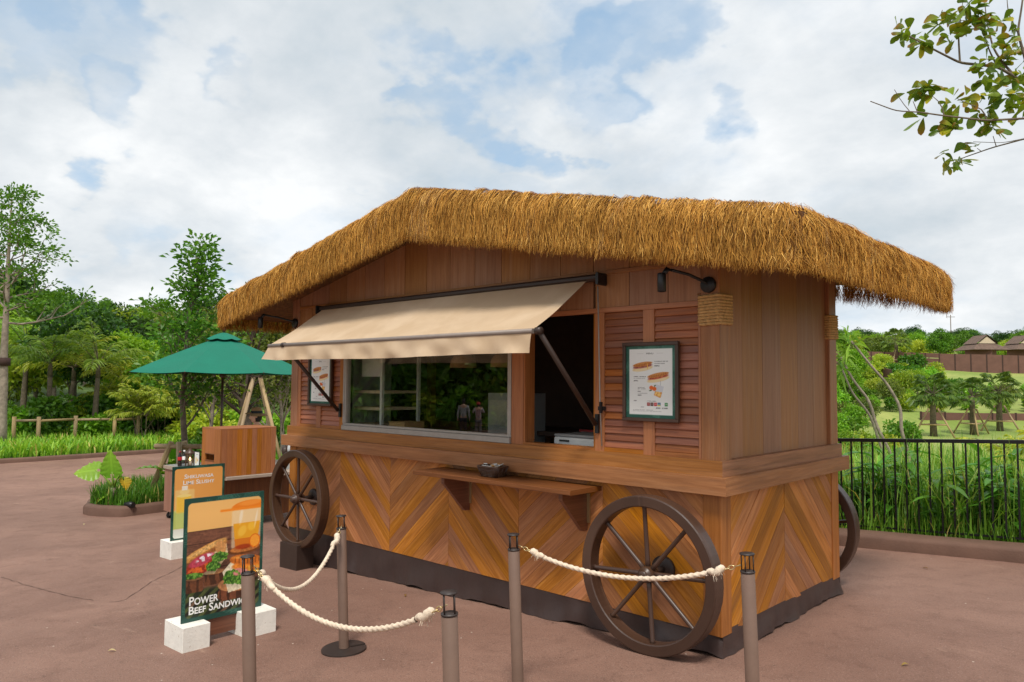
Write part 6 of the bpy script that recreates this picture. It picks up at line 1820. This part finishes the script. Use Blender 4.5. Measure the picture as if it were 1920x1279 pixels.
# ginger-like broad leaf plants behind the railing
def ginger(seed):
    g = np.random.default_rng(seed); mb = MB(); V, F, C, b = [], [], [], 0
    for s_ in range(6):
        a = g.uniform(0, 6.28); ln = g.uniform(.1, .35); top = np.array([math.cos(a)*ln, math.sin(a)*ln, g.uniform(.5, .85)]); b0 = np.array([g.normal(0, .06), g.normal(0, .06), 0]); mb.tube([tuple(b0), tuple((b0+top)/2+np.array([0, 0, .06])), tuple(top)], [.014, .011, .006], 5)
        for i in range(7):
            f = .2+.8*i/6; o = b0+(top-b0)*f; az = a+(i % 2)*math.pi+g.normal(0, .5); el = g.uniform(.2, 1.0); d = np.array([math.cos(az)*math.cos(el), math.sin(az)*math.cos(el), math.sin(el)]); sd = unit(np.cross(d, [0, 0, 1.0])); n_ = np.cross(sd, d); L = g.uniform(.28, .5); w_ = L*.22; col = np.array(lin(84, 132, 40))*g.uniform(.7, 1.25)
            for fx, wd in ((0, .1), (.2, .8), (.45, 1), (.75, .7), (1, .05)):
                m_ = o+d*L*fx-np.array([0, 0, 1])*L*.45*fx*fx; V += [m_-sd*w_*.5*wd+n_*.02*wd, m_, m_+sd*w_*.5*wd+n_*.02*wd]; C += [col, col*1.15, col]
            for k_ in range(4): F += [(b+3*k_, b+3*k_+1, b+3*k_+4, b+3*k_+3), (b+3*k_+1, b+3*k_+2, b+3*k_+5, b+3*k_+4)]
            b += 15
    t = thing('ginger_plant', 'x', 'plant'); mb.build('stem', 'stalk', t); link('foliage', npmesh('foliage', np.array(V), np.array(F), np.array(C), smooth=True), 'leaf_glossy', t); return t
gi = [ginger(81), ginger(82)]
for i in range(34):
    s_, q = g.uniform(-3.2, 3.6), g.uniform(.6, 2.6); P_ = k0+kdir*s_+kn*q; near = np.clip((q-.32)/2.5, 0, 1); z = (gzf(P_[0])+.08)*(1-near)+float(zvalley(*P_))*near
    put(gi[i % 2], used, (P_[0], P_[1], z-.02), g.uniform(.8, 1.3), g.uniform(0, 6), 'broad-leaved plant growing in the tall grass right behind the railing', 'broad-leaved plants behind the railing')
def banana(seed, n=6):
    g = np.random.default_rng(seed); t = thing('banana_plant', 'x', 'plant')
    for i in range(n):
        az = i*2.4+g.normal(0, .3); el = g.uniform(.7, 1.25); d = np.array([math.cos(az)*math.cos(el), math.sin(az)*math.cos(el), math.sin(el)]); b1 = Vector((0, 0, .3)); e = Vector(d*.5)+b1
        big_leaf(t, [Vector((0, 0, 0)), b1, e], d-np.array([0, 0, .2]), .85, .24, lin(112, 158, 46), lin(132, 176, 60), fold=.3, down=.35)
    return t
bn = banana(91)
for (u, d, lb) in ((1632, 13.5, 'banana-leaved plant seen above the railing close to the kiosk corner'), (1742, 12.8, 'banana-leaved plant seen above the middle of the railing'), (1700, 17, 'banana-leaved plant behind the bent bare stems'), (1830, 15, 'banana-leaved plant in the tall grass below the propped fan palms')):
    put(bn, used, vp(u, d, -.05), 1.1, g.uniform(0, 6), lb)

# ------------------------------------------------------------------ rail fence in the bed, spotlight, walls and huts in the valley
def lpz(u, d, z): q = lp(u, d); return Vector((q.x, q.y, q.z+z))
fr = thing('rail_fence', 'low fence of round timber posts and one rail under the palms', 'fence', tuple(lp(150, 25.6)))
fpts = [(30, 25.0), (76, 25.3), (145, 26.2), (218, 26.8), (262, 27.3)]
for (u, d) in fpts: MB().tube([lpz(u, d, -.1), lpz(u, d, 1.0)], .065, 9).build('post', 'pole_wood', fr)
for a, b in zip(fpts[:-1], fpts[1:]): MB().tube([lpz(*a, .86), lpz(*b, .88)], .045, 8).build('rail', 'pole_wood', fr)
def panel_wall(name, label, pts, h, slats=False, mat='brown_wall'):
    P_ = resample([tuple(p_) for p_ in pts], 1.35); t = thing(name, label, 'wall', tuple(P_[0]))
    for i in range(len(P_)-1):
        A, B = Vector(P_[i]), Vector(P_[i+1]); d = (B-A); d.z = 0; d.normalize(); n_ = Vector((-d.y, d.x, 0))*.03
        if not slats:
            mb = MB(); mb.slab([A-n_+Vector((0, 0, -.3)), B-n_+Vector((0, 0, -.3)), B-n_+Vector((0, 0, h)), A-n_+Vector((0, 0, h))], n_*-2); mb.build('panel', mat, t)
        else:
            for k_ in range(3):
                mb = MB(); z0 = h*k_/3+.06; mb.slab([A-n_+Vector((0, 0, z0-.1 if k_ == 0 else z0)), B-n_+Vector((0, 0, z0-.1 if k_ == 0 else z0)), B-n_+Vector((0, 0, z0+h/3-.08)), A-n_+Vector((0, 0, z0+h/3-.08))], n_*-2); mb.build('slat', mat, t)
        MB().box(A.x-.07, A.x+.07, A.y-.07, A.y+.07, A.z-.4, A.z+h+.04).build('post', 'brown_post', t)
    return t
panel_wall('boundary_wall', 'long reddish-brown panelled wall with dark posts below the huts', [vp(1762, 92), vp(1800, 91), vp(1850, 90), vp(1920, 89), vp(2000, 88)], 2.1)
panel_wall('boundary_wall', 'brown panelled wall stepping down the slope behind the bent stems', [vp(1615, 84), vp(1650, 80), vp(1715, 72)], 1.7)
panel_wall('slatted_wall', 'dark brown slatted fence behind the palm on the upper slope', [vp(1560, 103), vp(1640, 101), vp(1700, 99), vp(1762, 96)], 2.0, True)
panel_wall('retaining_wall', 'low dark brown wall behind the propped fan palms', [vp(1725, 56.6), vp(1800, 56.5), vp(1880, 56.5), vp(1990, 56.5)], .6)
for (u, d, lb) in ((1840, 97, 'hut with brown hipped roof and pale gable behind the boundary wall'), (1918, 99, '')):
    c = vp(u, d, .5); t = thing('hut', lb if u == 1840 else 'hut with pale gable beside the leafless pale shrub', 'hut', tuple(c)); a = Vector((RT[0], RT[1], 0)); b = Vector((fw2[0], fw2[1], 0)); h0, h1, h2 = 1.9, 2.75, 3.75
    def c_(x, y, z): return c+a*x+b*y+Vector((0, 0, z))
    MB().box(c.x-1.5, c.x+1.5, c.y-1.5, c.y+1.5, c.z-.3, c.z+h0+.1).build('wall', 'brown_wall', t)
    mb = MB(); lo_ = [c_(-2.3, -2.3, h0), c_(2.3, -2.3, h0), c_(2.3, 2.3, h0), c_(-2.3, 2.3, h0)]; hi_ = [c_(-1.2, -1.2, h1), c_(1.2, -1.2, h1), c_(1.2, 1.2, h1), c_(-1.2, 1.2, h1)]
    for i in range(4): j = (i+1) % 4; mb.face([lo_[i], lo_[j], hi_[j], hi_[i]])
    mb.face(lo_[::-1])
    mb.face([c_(-1.45, -1.5, h1-.05), c_(0, -1.5, h2+.1), c_(0, 1.5, h2+.1), c_(-1.45, 1.5, h1-.05)]); mb.face([c_(0, -1.5, h2+.1), c_(1.45, -1.5, h1-.05), c_(1.45, 1.5, h1-.05), c_(0, 1.5, h2+.1)])
    mb.build('roof', 'hut_roof', t)
    mb = MB(); mb.slab([c_(-1.15, -1.35, h1-.02), c_(1.15, -1.35, h1-.02), c_(0, -1.35, h2-.1)], b*-.06); mb.build('gable', 'hut_gable', t)
c = vp(1785, 240); t = thing('utility_pole', 'thin grey utility pole with cross arm on the far ridge', 'pole', tuple(c))
MB().tube([c, c+Vector((0, 0, 11.5))], .14, 6).build('pole', 'bark_grey', t); e = Vector(RT)*1.4
MB().tube([c-e+Vector((0, 0, 10.8)), c+e+Vector((0, 0, 10.8))], .08, 6).build('cross_arm', 'bark_grey', t)
# small ground spotlight in the island and bed light
q = dep(243, 950, 12.4); z = gzf(q[0])+.13
t = thing('ground_spotlight', 'small black ground spotlight at the foot of the elephant ear plant', 'spotlight', (q[0], q[1], z))
MB().tube([(q[0]-.09, q[1]-.03, z+.05), (q[0], q[1], z+.06), (q[0]+.08, q[1]+.03, z+.055)], [.045, .052, .045], 12).build('housing', 'black_metal', t)
MB().tube([(q[0], q[1], z), (q[0], q[1], z+.03)], .015, 8).build('spike', 'black_metal', t)

# ------------------------------------------------------------------ cracks and pebbles on the paving
def crack(pts, label):
    P_ = resample([tuple(p_) for p_ in pts], .06); n = len(P_); mb = MB()
    j = np.cumsum(np.random.default_rng(n).normal(0, .006, n)); j -= np.linspace(0, j[-1], n); t_ = unit(np.gradient(P_[:, :2], axis=0)); n_ = np.stack([-t_[:, 1], t_[:, 0]], -1)
    rows = [[], []]
    for i in range(n):
        c = P_[i, :2]+n_[i]*j[i]; w_ = .0028*(1+.5*math.sin(i*1.7))
        for k_, s_ in enumerate((-1, 1)): rows[k_].append((c[0]+n_[i, 0]*w_*s_, c[1]+n_[i, 1]*w_*s_, gzf(c[0])+.0035))
    o = mb.grid(rows).build('paving_joint', 'crack'); return prop(o, kind='structure')
plain('crack', lin(78, 56, 47), rough=.9)
def gp(u, v):
    p_ = onAxis(u, v, 2, -.2)
    for _ in range(8): p_ = onAxis(u, v, 2, gzf(p_[0]))
    return p_
crack([gp(0, 1083), gp(80, 1105), gp(175, 1126)], 'x')
crack([gp(205, 1129), gp(230, 1126), gp(290, 1090), gp(345, 1060)], 'x')

# fallen leaves
for (u, v, c_l, lb) in ((157, 985, (lin(200, 186, 150), lin(190, 170, 130)), 'small pale dry leaf on the paving before the planter island'), (218, 1222, (lin(196, 176, 140), lin(180, 160, 120)), 'tiny pale dry leaf lying left of the sandwich sign'),
                        (1730, 1066, (lin(120, 90, 50), lin(140, 104, 60)), 'brown dry leaf lying near the railing kerb'), (1690, 1250, (lin(150, 120, 70), lin(170, 140, 80)), 'tan dry leaf on the open paving beside the end wall'), (760, 1120, (lin(130, 96, 54), lin(150, 112, 64)), 'brown dry leaf on the paving in front of the skirt')):
    P_ = gp(u, v); t = thing('fallen_leaf', lb, 'leaf', tuple(P_)); a = random.uniform(0, 6.28); d = np.array([math.cos(a), math.sin(a), .05]); sd = np.array([-math.sin(a), math.cos(a), 0]); L = .055; V = []
    for f, wd in ((0, .05), (.3, .8), (.6, 1), (.85, .6), (1, .05)):
        m_ = P_+np.array([0, 0, .006])+d*L*f+np.array([0, 0, .008])*math.sin(3*f); V += [m_-sd*.012*wd+np.array([0, 0, .006*wd]), m_, m_+sd*.012*wd+np.array([0, 0, .006*wd])]
    F = []
    for k_ in range(4): F += [(3*k_, 3*k_+1, 3*k_+4, 3*k_+3), (3*k_+1, 3*k_+2, 3*k_+5, 3*k_+4)]
    link('leaf_blade', npmesh('leaf_blade', np.array(V), np.array(F), np.repeat(np.array(c_l[0])[None], len(V), 0)), 'leaf', t)
